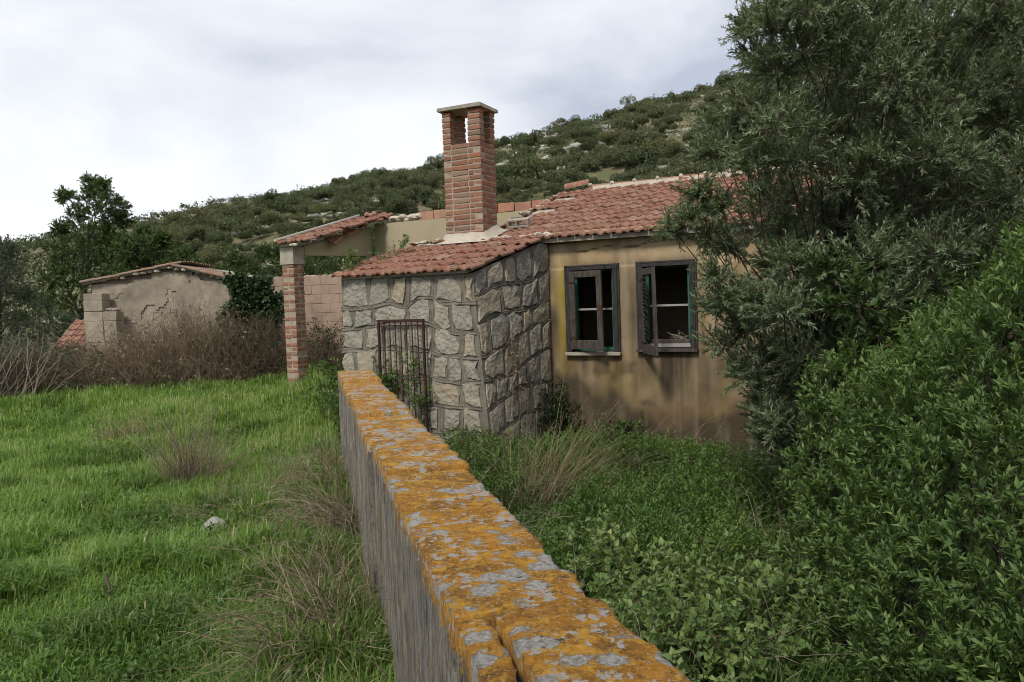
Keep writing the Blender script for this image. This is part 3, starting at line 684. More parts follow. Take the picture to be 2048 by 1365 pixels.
# windows
def frame_obj(name, parts, mat, parent):
    b = MB()
    for p in parts: b.box(*p)
    o = b.obj(name, mat, parent); return o
def bev(o, w=.004):
    m = o.modifiers.new('bevel', 'BEVEL'); m.width = w; m.segments = 1; m.limit_method = 'ANGLE'; return o
def make_window(w, hinge_deg, leaf_w, zb, zt, louvre):
    x0, x1, z0, z1 = w
    win = bev(frame_obj('window', [(x0 - .03, x0 + .035, -.045, .05, z0 - .01, z1 + .012), (x1 - .035, x1 + .03, -.045, .05, z0 - .01, z1 + .012), (x0 + .0351, x1 - .0351, -.043, .05, z1 - .032, z1 + .010)], M_FRAME, house))
    bev(frame_obj('moulding', [(x0 - .055, x0 - .031, -.032, .03, z0 - .005, z1 + .038), (x1 + .031, x1 + .055, -.032, .03, z0 - .005, z1 + .038), (x0 - .0305, x1 + .0305, -.030, .03, z1 + .0125, z1 + .036)], M_FRAME, win), .003)
    bev(frame_obj('inner_frame', [(x0 + .036, x0 + .085, .07, .12, z0, z1), (x1 - .085, x1 - .036, .07, .12, z0, z1), (x0 + .0855, x1 - .0855, .072, .118, z1 - .05, z1 - .002), (x0 + .0855, x1 - .0855, .072, .118, z0, z0 + .05)], M_GREEN, win))
    bev(frame_obj('glazing_bar', [(x0 + .0855, x1 - .0855, .08, .11, (z0 + z1) / 2 - .014, (z0 + z1) / 2 + .014)], M_PALEWOOD, win))
    bev(frame_obj('sill', [(x0 - .06, x1 + .06, -.075, .06, z0 - .055, z0 - .012)], M_CONC if not louvre else M_WOOD, win))
    # shutter leaf, hinged on the left
    th = .032; st = .082; W = leaf_w
    s = bev(frame_obj('shutter', [(0, st, -th, 0, zb, zt), (W - st, W, -th, 0, zb, zt)], M_WOOD, win))
    s.location = (x0 + .04, -.046, 0); s.rotation_euler = (R_(1.0), 0, -R_(hinge_deg))
    bev(frame_obj('top_rail', [(st + .0005, W - st - .0005, -th + .003, -.003, zt - .085, zt - .002)], M_WOOD, s)); bev(frame_obj('bottom_rail', [(st + .0005, W - st - .0005, -th + .003, -.003, zb + .002, zb + .125)], M_WOOD, s))
    bev(frame_obj('hinge', [(-.012, .10, -th - .006, -th - .001, zt - .16, zt - .135)], M_RUST, s), .001); bev(frame_obj('hinge', [(-.012, .10, -th - .006, -th - .001, zb + .14, zb + .165)], M_RUST, s), .001)
    if louvre:
        zz = zb + .15; 
        while zz < zt - .11:
            sl = bev(frame_obj('slat', [(st - .004, st + .10 + random.uniform(0, .05), -.004, .004, -.026, .026)], M_WOOD, s), .002)
            sl.location = (0, -th / 2, zz); sl.rotation_euler = (R_(40), R_(random.uniform(-6, 6)), 0); zz += .047
    return win
w1 = make_window(W_1, 17, .53, -.655, .385, False)
w2 = make_window(W_2, 57, .60, -.715, .375, True)
bev(frame_obj('sill_board', [(W_2[0] + .09, W_2[1] - .04, -.02, .045, W_2[2] + .002, W_2[2] + .05)], M_PALEWOOD, w2)); bev(frame_obj('sill_board', [(W_2[0] + .12, W_2[1] - .05, .0, .06, W_2[2] + .052, W_2[2] + .105)], M_WOOD, w2))
deb = [np.array([[1.55 + random.uniform(0, .3), .04 + random.uniform(-.05, .05), W_2[2] + .11], [1.6 + random.uniform(0, .3), .02, W_2[2] + .12 + random.uniform(0, .1)], [1.68 + random.uniform(0, .25), .0, W_2[2] + .10 + random.uniform(0, .06)]]) for _ in range(9)]
V, F = tube_arrays(deb, [np.array([.004, .003, .002])] * 9, 4)
tag(link('dry_twigs', np_mesh('dry_twigs', V, [F]), M_CANE, None, tuple(HO), (0, 0, HANG)), 'few dry twigs lying on the sill of the window with the open shutter', 'twigs')

# ------------------------------------------------------------------ stone annex with chimney
annex = house_thing('stone_annex', 'small rough stone outhouse with tiled lean-to roof and brick chimney', 'outhouse')
FY = -1.65
tl, tr_, br, bl = np.array([-2.215, FY, .40]), np.array([-.245, FY, .37]), np.array([-.035, FY, -2.2]), np.array([-2.215, FY, -2.2])
def front_pt(cx, cy):
    p = on_front(640 + cx / 3.102, 480 + cy / 3.102, FY); return p
def stone_obj(poly, N, depth, mat, parent, seed):
    """poly (k,3): outline on the wall; a hewn face standing proud of it"""
    r = np.random.default_rng(seed); poly = np.asarray(poly); k = len(poly); c = poly.mean(0)
    ring = poly + r.normal(0, .006, poly.shape); ring2 = c + (ring - c) * .955 + N * depth * r.uniform(.7, .9, (k, 1)); ring3 = c + (ring - c) * .6 + N * depth * r.uniform(.75, 1.15, (k, 1))
    back = ring - N * .03
    V = np.concatenate([back, ring2, ring3, [c + N * depth * r.uniform(.8, 1.3)]]); F = []
    for i in range(k):
        j = (i + 1) % k; F += [(i, j, k + j, k + i), (k + i, k + j, 2 * k + j, 2 * k + i), (2 * k + i, 2 * k + j, 3 * k)]
    m = bpy.data.meshes.new('stone'); m.from_pydata(V.tolist(), [], F); m.update(); fixn(m); m.materials.append(mat)
    return link('stone', m, None, parent)
def lay_stones(rows, joints, to3, N, depth, gap, parent, matf, seed, rib_parent, rib_w=.030):
    """rows: functions y(x) bounding the courses, joints: per course list of (x_top, x_bottom) incl. both ends"""
    r = random.Random(seed); ribs = []
    def pt(x, y): return to3(x, y)
    for i in range(len(rows) - 1):
        J = joints[i]
        for j in range(len(J) - 1):
            (a0, a1), (b0, b1) = J[j], J[j + 1]
            pts = []
            n = 3
            for s in range(n): x = a0 + (b0 - a0) * s / n; pts.append((x, rows[i](x)))
            pts.append((b0, rows[i](b0))); pts.append(((b0 + b1) / 2, (rows[i](b0) + rows[i + 1](b1)) / 2))
            for s in range(n): x = b1 + (a1 - b1) * s / n; pts.append((x, rows[i + 1](x)))
            pts.append((a1, rows[i + 1](a1))); pts.append(((a0 + a1) / 2, (rows[i](a0) + rows[i + 1](a1)) / 2))
            P = np.array([pt(*q) for q in pts]); c = P.mean(0); d = P - c; ln = np.linalg.norm(d, axis=1, keepdims=True)
            P = c + d * np.maximum(.55, (ln - gap * 1.15) / ln)
            for ci in (0, 3, 5, 8): P[ci] = c + (P[ci] - c) * r.uniform(.76, 1.04)
            P = P + np.array([[r.gauss(0, .014) for _ in range(3)] for _ in P]) * (1 - np.abs(N))
            stone_obj(P, N, depth * r.uniform(.8, 1.3), matf(r), parent, r.randint(0, 10 ** 6))
            if j > 0: ribs.append(np.array([pt(a0 + (a1 - a0) * t + r.uniform(-1, 1) * .0, rows[i](a0) + (rows[i + 1](a1) - rows[i](a0)) * t) for t in np.linspace(0, 1, 5)]))
        if i > 0:
            xs = np.linspace(J[0][0], J[-1][0], 26); ribs.append(np.array([pt(x, rows[i](x)) for x in xs]))
    # raised ribbon pointing with a scored groove
    b = MB()
    for R in ribs:
        R = R + np.random.default_rng(len(b.v)).normal(0, .004, R.shape); t = nrm(np.gradient(R, axis=0)); s = nrm(np.cross(t, N[None, :])); 
        wv = rib_w * np.random.default_rng(len(b.v) + 1).uniform(.75, 1.25, (len(R), 1))
        prof = [(-1.5, -.008), (-1.15, .010), (-.75, .012), (-.55, .005), (.55, .007), (.75, .013), (1.15, .010), (1.5, -.008)]
        V = []; 
        for k in range(len(R)):
            for a, h in prof: V.append(R[k] + s[k] * wv[k] * a + N * h)
        m = len(prof); F = [(k * m + q, k * m + q + 1, (k + 1) * m + q + 1, (k + 1) * m + q) for k in range(len(R) - 1) for q in range(m - 1)]
        b.add(V, F)
    return b.obj('pointing', M_RIBBON, rib_parent, smooth=False)
fwall = MB(); fwall.add([bl, br, tr_, tl] + [p + np.array([.0, .3, 0]) for p in (bl, br + np.array([-.3, 0, 0]), tr_ + np.array([-.3, 0, 0]), tl)], [(0, 1, 2, 3), (4, 7, 6, 5), (0, 3, 7, 4), (1, 5, 6, 2), (2, 6, 7, 3), (0, 4, 5, 1)])
fwall = fwall.obj('front_wall', M_RIBBON, annex)
B = [[(100, 215), (1100, 215)], [(100, 432), (240, 428), (330, 416), (430, 388), (540, 422), (590, 362), (700, 352), (725, 398), (960, 390), (1100, 405)],
     [(100, 562), (270, 545), (400, 520), (690, 515), (730, 545), (830, 580), (1000, 575), (1100, 590)], [(100, 692), (300, 685), (400, 670), (690, 692), (740, 716), (880, 730), (1100, 740)],
     [(100, 850), (350, 868), (420, 850), (680, 860), (860, 888), (1100, 880)], [(100, 1020), (680, 1020), (880, 1040), (1100, 1052)], [(100, 1150), (450, 1170), (1010, 1205), (1100, 1190)], [(100, 1330), (1100, 1345)]]
rowf = [(lambda x, q=q: float(np.interp(x, [p[0] for p in q], [p[1] for p in q]))) for q in B]
def cornx(y): return np.interp(y, [225, 1300], [957, 1028])
Jx = [[(300, 300), (440, 448), (548, 545), (710, 712), (885, 900)], [(205, 222), (335, 330), (545, 545), (695, 700), (812, 826)], [(290, 285), (402, 395), (545, 535), (705, 700), (880, 888)],
      [(215, 240), (360, 352), (500, 505), (612, 606), (700, 695), (805, 800), (880, 905)], [(250, 262), (398, 405), (540, 530), (690, 684), (878, 890)], [(190, 185), (310, 322), (470, 462), (610, 625), (760, 755), (890, 880)], [(260, 270), (420, 410), (590, 600), (740, 735), (900, 910)]]
Jf = []
for i, j in enumerate(Jx):
    yt, yb = B[i][0][1], B[i + 1][0][1]; Jf.append([(138, 142)] + j + [(cornx(yt) - 2, cornx(yb) - 2)])
lay_stones(rowf, Jf, front_pt, np.array([0, -1., 0]), .022, .029, fwall, lambda r: M_STONE if r.random() < .6 else M_STONEG, 5, fwall, .021)
# right side wall: twisted patch from the battered corner to the facade
q_ft, q_fb, q_bt, q_bb = tr_ + 0, br + 0, np.array([.02, -.02, .845]), np.array([.02, -.02, -2.2])
def side_pt(u, v):                       # u along (0 corner .. 1 facade), v 0 top .. 1 bottom
    a = q_ft + (q_fb - q_ft) * v; c = q_bt + (q_bb - q_bt) * v; return a + (c - a) * u
SN = nrm(np.array([.98, -.17, .06]))
sw = MB(); n = 8; V = [side_pt(i / n, j / n) for j in range(n + 1) for i in range(n + 1)]; sw.add(V, [(j * (n + 1) + i, j * (n + 1) + i + 1, (j + 1) * (n + 1) + i + 1, (j + 1) * (n + 1) + i) for j in range(n) for i in range(n)])
sw = sw.obj('side_wall', M_RIBBON, annex)
rs = random.Random(12); nr = 8; ph = [rs.uniform(0, 6) for _ in range(nr + 1)]
rowS = [(lambda u, i=i: i / nr + (.022 * math.sin(u * 5 + ph[i]) if 0 < i < nr else 0)) for i in range(nr + 1)]
JS = []
for i in range(nr):
    k = rs.choice([4, 5, 5, 6]); xs = [0]; 
    for j in range(1, k): xs.append(j / k + rs.uniform(-.035, .035) + (.5 / k * (i % 2) - .25 / k))
    xs.append(1.0); JS.append([(x, x + rs.uniform(-.012, .012) if 0 < x < 1 else x) for x in xs])
lay_stones(rowS, JS, side_pt, SN, .024, .024, sw, lambda r: M_STONEG if r.random() < .65 else M_STONE, 8, sw, .016)
MB().prism([(FY + .3, -2.2), (-.02, -2.2), (-.02, .82), (FY + .3, .44)], 'x', -2.215, -1.99).obj('far_side_wall', M_STONE, annex)
AS = .292; AA = math.atan(AS)
def aroof(y): return .415 + AS * (y + 1.72)
ar = MB(); V = []
for z_ in (-.05, -.008): V += [(-2.16, -1.70, aroof(-1.70) + z_), (-.275, -1.70, aroof(-1.70) + z_), (-.02, .0, aroof(.0) + z_), (-2.16, .0, aroof(.0) + z_)]
ar.add(V, [(0, 3, 2, 1), (4, 5, 6, 7), (0, 1, 5, 4), (1, 2, 6, 5), (2, 3, 7, 6), (3, 0, 4, 7)]); ar = ar.obj('roof', M_CONC, annex)
for rw in range(6):
    for c in range(10):
        y = -1.78 + rw * .30; x = -2.27 + c * .232 + .0
        xmax = -.245 + .265 * ((rw + .5) / 5.5) + .05
        if x > xmax - .10: continue
        if x + .232 > xmax - .10: x = min(x, xmax - .225)
        if rw >= 5 and c < 5: continue
        e = random.random() < .08
        tile(ar, x, y, aroof(y) + .012, AA, .009, rz=.06 if e else 0, extra=.025 if e else 0)
for k in range(16):                                                         # mortar fillet and loose rubble where the roofs meet
    xx = -.72 + k * .055; lump('fillet', (xx, -.13 + random.uniform(-.04, .05), .875 + random.uniform(-.02, .03)), (random.uniform(.04, .08), random.uniform(.04, .08), random.uniform(.02, .04)), M_WHITE if k % 4 == 1 else M_CEMENT, ar, 70 + k, 1)
for k in range(12):
    xx = -2.1 + k * .07; lump('rubble', (xx, -.18 + random.uniform(-.08, .1), aroof(-.15) + .03 + random.uniform(-.01, .03)), (random.uniform(.04, .1), random.uniform(.04, .07), random.uniform(.015, .035)), random.choice([M_CONC, M_TILE, M_CEMENT]), ar, 90 + k, 1)
MB().box(-2.2, -.9, .03, .28, -2.4, .80).obj('back_wall', M_CREAM, annex)
# chimney
CX0, CX1, CY0, CY1 = -1.475, -.865, -.205, .235
CH_Z0, CP = .72, .0765
ch = MB().box(CX0 + .009, CX1 - .009, CY0 + .009, CY1 - .009, .55, CH_Z0 + 20 * CP - .01)
ncorner = 6
zt0 = CH_Z0 + 20 * CP
for (a0, a1) in ((CX0, CX0 + .135), (CX1 - .20, CX1)):
    for (c0, c1) in ((CY0, CY0 + .13), (CY1 - .13, CY1)): ch.box(a0 + .010, a1 - .010, c0 + .010, c1 - .010, zt0 - .02, zt0 + ncorner * CP - .012)
ch = ch.obj('chimney', M_MORTAR, annex)
for i in range(20): brick_course(ch, CX0, CX1, CY0, CY1, CH_Z0 + (i + .5) * CP, i % 2)
for i in range(ncorner):
    z = zt0 + (i + .5) * CP
    for (a0, a1) in ((CX0, CX0 + .135), (CX1 - .20, CX1)):
        for (c0, c1) in ((CY0, CY0 + .13), (CY1 - .13, CY1)):
            o = link('brick', random.choice(BR_S), None, ch, ((a0 + a1) / 2, (c0 + c1) / 2, z), (random.uniform(-.02, .02), random.uniform(-.02, .02), random.uniform(-.02, .02)))
            o.scale = ((a1 - a0) / .255, 1.08, 1.0)
cap = chamfer_box('chimney_cap', .70, .54, .055, .006, .006, 3); cap.materials.append(M_CONC)
link('chimney_cap', cap, None, ch, ((CX0 + CX1) / 2 - .005, (CY0 + CY1) / 2, zt0 + ncorner * CP + .028), (R_(-.5), R_(.6), 0))
# cement flashing at its foot
V = []; F = []; n = 40
for i in range(n):
    a = 2 * math.pi * i / n; c, s = math.cos(a), math.sin(a); m_ = max(abs(c) / .32, abs(s) / .235); ix, iy = c / m_, s / m_
    k = 1.16 + .22 * fbm(np.array([[c * 2.2, s * 2.2, 3.]]), 8, 3)[0]
    cx_, cy_ = (CX0 + CX1) / 2, (CY0 + CY1) / 2; ox, oy = ix * k, iy * k * 1.1
    zi = max(aroof(cy_ + iy) + .13, .80); V += [(cx_ + ix * .965, cy_ + iy * .965, zi + .03 * fbm(np.array([[c * 3, s * 3, 9.]]), 5, 3)[0]), (cx_ + ix * 1.05, cy_ + iy * 1.05, aroof(cy_ + iy) + .085), (cx_ + ox, cy_ + oy, aroof(cy_ + oy) + .03)]
for i in range(n):
    j = (i + 1) % n; F += [(3 * i, 3 * j, 3 * j + 1, 3 * i + 1), (3 * i + 1, 3 * j + 1, 3 * j + 2, 3 * i + 2)]
fl = MB(); fl.add(V, F); fl.obj('flashing', M_CEMENT, ch, smooth=True)
# hollow block lying on the main roof
hb = MB(); yb = .42; 
for a in ((-.16, .16, -.06, .06, -.055, -.035), (-.16, .16, -.06, .06, .035, .055), (-.16, -.14, -.06, .06, -.035, .035), (.14, .16, -.06, .06, -.035, .035), (-.035, -.015, -.06, .06, -.035, .035)): hb.box(*a)
p = h2w((-.62, yb, roof_z(yb) + .105))
tag(hb.obj('hollow_block', M_CONC, None, loc=tuple(p), rot=(RA, 0, HANG + .08)), 'dark hollow block lying loose on the red roof beside the chimney', 'block')

# ------------------------------------------------------------------ ruined porch
porch = house_thing('ruined_porch', 'remains of a tiled porch roof carried by a red brick pillar', 'porch')
PX0, PX1, PY0, PY1 = -5.46, -5.19, .76, 1.02
pil = MB().box(PX0 + .009, PX1 - .009, PY0 + .009, PY1 - .009, -2.0, .80).obj('pillar', M_MORTAR, porch)
for i in range(34): brick_course(pil, PX0, PX1, PY0, PY1, -1.80 + (i + .5) * .0765, i % 2)
MB().box(PX0 - .012, PX1 + .015, PY0 - .015, PY1 + .01, .80, 1.10).obj('capital', M_CONC, porch)
MB().prism([(1.031, .955), (2.99, 1.02), (2.99, 1.60), (1.031, 1.12)], 'x', -5.36, -5.16).obj('beam', M_CREAM, porch)
MB().box(-5.34, -5.09, 2.86, 2.985, -2.0, 1.015).obj('pilaster', M_CONC, porch)
PS = .262; PA = math.atan(PS)
def proof(y): return 1.155 + PS * (y - .62)
pr = MB().prism([(.70, proof(.70) - .07), (3.1, proof(3.1) - .07), (3.1, proof(3.1) - .005), (.70, proof(.70) - .005)], 'x', -5.43, -5.02).obj('roof', M_CONC, porch)
for rw in range(10):
    for c in range(3):
        y = .62 + rw * .243; x = -5.47 + c * .225
        if c == 2 and rw in (1, 4): continue
        tile(pr, x, y, proof(y) + .014, PA, .012, rz=random.uniform(-.06, .06) if c == 2 else 0, extra=random.uniform(-.02, .05) if c == 2 else 0)
MB().prism([(.66, proof(.66) + .045), (3.05, proof(3.05) + .045), (3.05, proof(3.05) + .075), (.66, proof(.66) + .075)], 'x', -5.505, -5.47).obj('verge_board', M_WHITE, porch)
for (x, y, dz, rx, ry, rz) in ((-5.05, 1.55, -.12, .5, .55, .4), (-5.03, 1.95, -.05, .35, .5, .2), (-5.0, 2.3, -.02, .3, .4, .5), (-4.98, 2.62, .02, .2, .3, -.3), (-4.86, 2.86, .02, .3, .1, .2), (-5.02, 2.75, .06, .25, -.15, .6), (-4.62, 2.98, -.05, .1, .15, 1.2)):
    o = tile(pr, x - .1, y, proof(y) + dz, PA); o.rotation_euler = (rx, ry, rz)
for k in range(16):
    y = .6 + k * .15; lump('rubble', (-4.98 + random.uniform(-.04, .04), y, proof(y) - .04), (random.uniform(.05, .09), .09, random.uniform(.025, .05)), random.choice([M_CONC, M_CEMENT, M_TILE]), pr, 120 + k, 1)

# ------------------------------------------------------------------ rusty gate leaning on the annex
gate = house_thing('iron_gate', 'rusty iron bar gate standing against the stone outhouse wall', 'gate')
gy = FY - .10; gx0, gx1, gzt, gzb = -1.575, -.905, -.165, -1.95
def bar(n, p0, p1, w, par):
    b = MB(); b.tube([p0, ((p0[0] + p1[0]) / 2 + random.uniform(-.006, .006), p0[1], (p0[2] + p1[2]) / 2), p1], [w, w, w], 6); return b.obj(n, M_RUST, par, smooth=True)
def sq(n, x0, x1, y0, y1, z0, z1): return bev(MB().box(x0, x1, y0, y1, z0, z1).obj(n, M_RUST, gate), .002)
sq('top_rail', gx0 - .02, gx1 + .014, gy - .016, gy + .016, gzt - .03, gzt + .004); sq('stile', gx0 - .013, gx0 + .013, gy - .015, gy + .015, gzb, gzt - .031); sq('stile', gx1 - .013, gx1 + .013, gy - .015, gy + .015, gzb, gzt - .031); sq('bottom_rail', gx0 + .0135, gx1 - .0135, gy - .012, gy + .012, gzb + .1, gzb + .13)
sq('latch', gx1 + .0135, gx1 + .07, gy - .006, gy + .006, gzt - .42, gzt - .405)
for i in range(7):
    x = gx0 + (gx1 - gx0) * (i + 1) / 8; bar('bar', (x, gy, gzb + .13), (x, gy, gzt - .03), .0078, gate)
gate.rotation_euler = (0, 0, HANG)

# ------------------------------------------------------------------ block outbuilding to the left
OX, OY = at(300, 600, 17.5)[:2]
ob = thing('block_outbuilding', 'grey block outbuilding with low gable and broken tiled roof', 'outbuilding', (0, 0, 0))
gl, gr, ap = at(182, 566, 17.5), at(470, 560, 17.5), at(347, 532, 17.5)
zb = 0.0
def gable_top(x): return float(np.interp(x, [gl[0], ap[0], gr[0]], [gl[2], ap[2], gr[2]])) - .02
gw = MB().prism([(gl[0], zb), (gr[0], zb), (gr[0], gr[2] - .03), (ap[0], ap[2] - .03), (gl[0], gl[2] - .03)], 'y', 17.53, 17.75).obj('gable_wall', M_JOINT, ob)
BLK = [chamfer_box('block', .434, .1, .214, .004, .004, k) for k in range(4)]
for m in BLK: m.materials.append(M_BLOCK)
def block_rows(parent, x0, x1, y, z0, topf, rot=0.0, data=BLK):
    r = 0; z = z0
    while z < 4:
        x = x0 + (.22 if r % 2 else 0) - (.44 if r % 2 else 0); any_ = False
        while x < x1 - .05:
            a, b_ = max(x, x0), min(x + .44, x1)
            if b_ - a > .08 and min(topf(a + .02), topf(b_ - .02)) > z + .20:
                o = link('block', random.choice(data), None, parent, ((a + b_) / 2, y + random.uniform(-.004, .004), z + .11), (random.uniform(-.006, .006), random.uniform(-.006, .006), random.uniform(-.006, .006)))
                o.scale = ((b_ - a - .006) / .432, 1, 1); any_ = True
            x += .44
        if not any_ and z > z0 + 1: break
        z += .22; r += 1
block_rows(gw, gl[0] + .02, gr[0] - .02, 17.53 - .02, .25, gable_top)
# rough render left on the right-hand part of the gable
def render_coat():
    xs = np.linspace(gl[0] + .35, gr[0] - .02, 70); zs = np.linspace(.2, ap[2], 48); X, Z = np.meshgrid(xs, zs); P = np.stack([X, 0 * X, Z], -1).reshape(-1, 3); n = fbm(P * 2.3, 51, 4)
    P[:, 1] = 17.455 - .012 + (fbm(P * 7, 52, 4) - .5) * .03; nx = len(xs); F = []
    for j in range(len(zs) - 1):
        for i in range(nx - 1):
            k = j * nx + i; xx, zz = P[k, 0], P[k, 2]
            if zz > gable_top(xx) - .10 - .25 * (n[k] - .3): continue
            if n[k] < .30 + .45 * max(0, 1 - (xx - gl[0] - .35) / 1.1): continue
            F.append((k, k + 1, k + nx + 1, k + nx))
    return link('render_coat', np_mesh('render_coat', P, [np.array(F)], smooth=True), M_COAT, ob)
render_coat()
MB().box(gl[0], gl[0] + .2, 17.75, 21.5, 0, gl[2] - .03).obj('side_wall', M_BLOCK, ob); MB().box(gr[0] - .2, gr[0], 17.75, 21.5, 0, gr[2] - .03).obj('side_wall', M_BLOCK, ob)
orf = MB()
for (a, c) in ((gl, ap), (ap, gr)):
    dx = -.12 if a is gl else 0; dx2 = .12 if c is gr else 0; s = (c[2] - a[2]) / (c[0] - a[0])
    P = [(a[0] + dx, a[2] + s * dx - .025), (c[0] + dx2, c[2] + s * dx2 - .025), (c[0] + dx2, c[2] + s * dx2 + .025), (a[0] + dx, a[2] + s * dx + .025)]; orf.prism(P, 'y', 17.38, 21.6)
orf = orf.obj('roof', M_CONC, ob)
for sgn, (a, c) in ((1, (gl, ap)), (-1, (gr, ap))):
    s = (ap[2] - a[2]) / abs(ap[0] - a[0]); an = math.atan(s); ln = abs(ap[0] - a[0]) + .15; nr_ = max(3, int(ln / .27))
    for rw in range(nr_ + 1):
        for c_ in range(7):
            t = rw * ln / (nr_ + .3) - .15; x = a[0] + sgn * t; y = 17.30 + c_ * .25
            if rw == nr_ and sgn < 0: continue
            if random.random() < .06 and c_ == 0: continue
            o = link('tile', random.choice(OTILES), None, orf, (x, y + (.25 if sgn > 0 else 0), a[2] + s * t + .03 + random.uniform(0, .012)), (0, 0, 0))
            M = Matrix.Rotation(-math.pi / 2 if sgn > 0 else math.pi / 2, 4, 'Z') @ Matrix.Rotation(an - .03 + random.uniform(-.03, .03), 4, 'X'); o.rotation_euler = M.to_euler()
            if sgn < 0: o.location.y -= .0
for k in range(22):
    t = k / 21; x = gl[0] + (gr[0] - gl[0]) * t; lump('rubble', (x, 17.42 + random.uniform(-.05, .05), gable_top(x) + .01 + random.uniform(-.05, .03)), (random.uniform(.06, .13), .07, random.uniform(.025, .06)), random.choice([M_CONC, M_CONC, M_CEMENT, M_BLOCK]), orf, 150 + k, 1)
# stepped block stub in front of its left corner
stp = thing('stepped_wall', 'stepped stub of pale block wall at the left corner of the outbuilding', 'wall', (0, 0, 0))
p1, p2, p3 = at(165, 588, 17.0), at(203, 590, 17.0), at(232, 622, 17.0)
for (a, b_, zt) in ((p1[0], p2[0], p1[2]), (p2[0] + .004, p3[0], p3[2])):
    z = .1
    while z < zt - .05:
        z2 = min(z + .22, zt); m = chamfer_box('block', b_ - a - .004, .35, z2 - z - .006, .008, .010, int(z * 100)); m.materials.append(M_BLOCK); link('block', m, None, stp, ((a + b_) / 2, 17.18, (z + z2) / 2)); z += .22
for k in range(4): lump('rubble', (p2[0] + .06 + k * .07, 17.12, p3[2] + .03), (.06, .07, .04), M_BLOCK, stp, 190 + k, 1)
# garden wall between the outbuilding and the porch
gdw = thing('garden_wall', 'pinkish block wall behind the brick pillar', 'wall', (0, 0, 0))
g1, g2 = at(455, 562, 19.0), at(760, 548, 19.0)
gtop = lambda x: float(np.interp(x, [g1[0], g2[0]], [g1[2], g2[2]]))
gwm = MB().prism([(g1[0], 0), (g2[0], 0), (g2[0], g2[2] - .02), (g1[0], g1[2] - .02)], 'y', 18.972, 19.2).obj('core', M_BLOCKP, gdw)
BLKP = [chamfer_box('block', .434, .1, .214, .004, .003, k + 20) for k in range(4)]
for m in BLKP: m.materials.append(M_BLOCKP)
block_rows(gwm, g1[0], g2[0], 19.01, .12, lambda x: gtop(x) + .04, data=BLKP)
for k in range(26):
    x = g1[0] + (g2[0] - g1[0]) * k / 25; big = 18 <= k <= 22
    lump('rubble', (x, 19.08, gtop(x) + (.05 if big else .02)), (random.uniform(.08, .16), .08, random.uniform(.05, .08) if big else .025), M_CONC if k % 3 else M_TILE, gwm, 210 + k, 1)
# low shed roof further left
shed = thing('low_shed', 'low shed with red tiled roof half hidden by brambles', 'shed', tuple(at(120, 700, 19.0)), R_(8))
MB().box(0, 1.0, .15, 1.2, -.8, .05).obj('wall', M_BLOCK, shed)
shr = MB().prism([(-.05, .02), (1.3, .62), (1.3, .66), (-.05, .06)], 'x', -.1, 1.1).obj('roof', M_CONC, shed)
for rw in range(5):
    for c in range(5):
        y = -.12 + rw * .29; tile(shr, -.12 + c * .25, y, .07 + .445 * (y + .05) + .02, math.atan(.445), .012)

# ------------------------------------------------------------------ vegetation
def veg_obj(name, parts, mat, parent=None, kind=None):
    V, F, A = join_np(parts); o = link(name, np_mesh(name, V, F, {'rnd': A}), mat, parent)
    if kind: o['kind'] = kind
    return o
def poly_mask(px, py, poly):
    poly = np.asarray(poly, float); ins = np.zeros(len(px), bool); j = len(poly) - 1
    for i in range(len(poly)):
        a, b = poly[i], poly[j]; c = ((a[1] > py) != (b[1] > py)) & (px < (b[0] - a[0]) * (py - a[1]) / (b[1] - a[1] + 1e-12) + a[0]); ins ^= c; j = i
    return ins
# --- hill shrubs: leaf clumps on several lobes
def hill_shrub(seed, nf, ls=1.0):
    r = np.random.default_rng(seed); nb = r.integers(8, 13); parts = []
    c = r.normal(0, 1, (nb, 3)) * np.array([.48, .48, .15]) + np.array([0, 0, .36]); rad = r.uniform(.24, .44, nb)
    for i in range(nb):
        n = nf // nb; d = rand_dirs(n, r); d[:, 2] = np.abs(d[:, 2]) * 1.0 - .35; d = nrm(d)
        P = c[i] + d * rad[i] * r.uniform(.72, 1.06, (n, 1)) * np.array([1, 1, .8]); P[:, 2] = np.maximum(P[:, 2], .02)
        nn = nrm(d + .7 * rand_dirs(n, r)); dd = nrm(np.cross(nn, rand_dirs(n, r)) + .4 * d)
        s = r.uniform(.045, .095, n) * ls
        parts.append(leaf_arrays(P - dd * s[:, None] * .5, dd, nn, s, s * .75, np.clip(r.uniform(0, .75, n) + .3 * (P[:, 2] - .3), 0, 1), fold=.3))
    V, F, A = join_np(parts); m = np_mesh('hill_shrub', V, F, {'rnd': A}); m.materials.append(M_HSHRUB); return m
HS = [hill_shrub(300 + k, 3600) for k in range(7)]
def scatter_hill():
    r = np.random.default_rng(5); pts = []; grid = {}
    N = 34000; K = r.uniform(-.55, 1.35, N); Q = r.uniform(-14, 112, N); P = hill_pt(K, Q)
    dens = fbm(np.stack([P[:, 0], P[:, 1], 0 * K], -1) * .035, 77, 4)
    for k, q, p, d in zip(K, Q, P, dens):
        if p[2] < -.5 or p[1] < 40 : continue
        rad = .62 + 1.05 * r.random() ** 1.7 + .3 * (q > 60)
        md = rad * (1.06 + 1.5 * max(0, .45 - d) * 4) * (1 - .45 * float(sstep(45, 75, q)))
        g = (int(p[0] // 5), int(p[1] // 5)); bad = False
        for a in (-1, 0, 1):
            for b_ in (-1, 0, 1):
                for o in grid.get((g[0] + a, g[1] + b_), ()):
                    if (o[0] - p[0]) ** 2 + (o[1] - p[1]) ** 2 < (md * .84 + o[2] * .84) ** 2: bad = True; break
        if bad: continue
        grid.setdefault(g, []).append((p[0], p[1], rad)); pts.append((p[0], p[1], p[2], rad, q))
    return np.array(pts)
HP = scatter_hill()
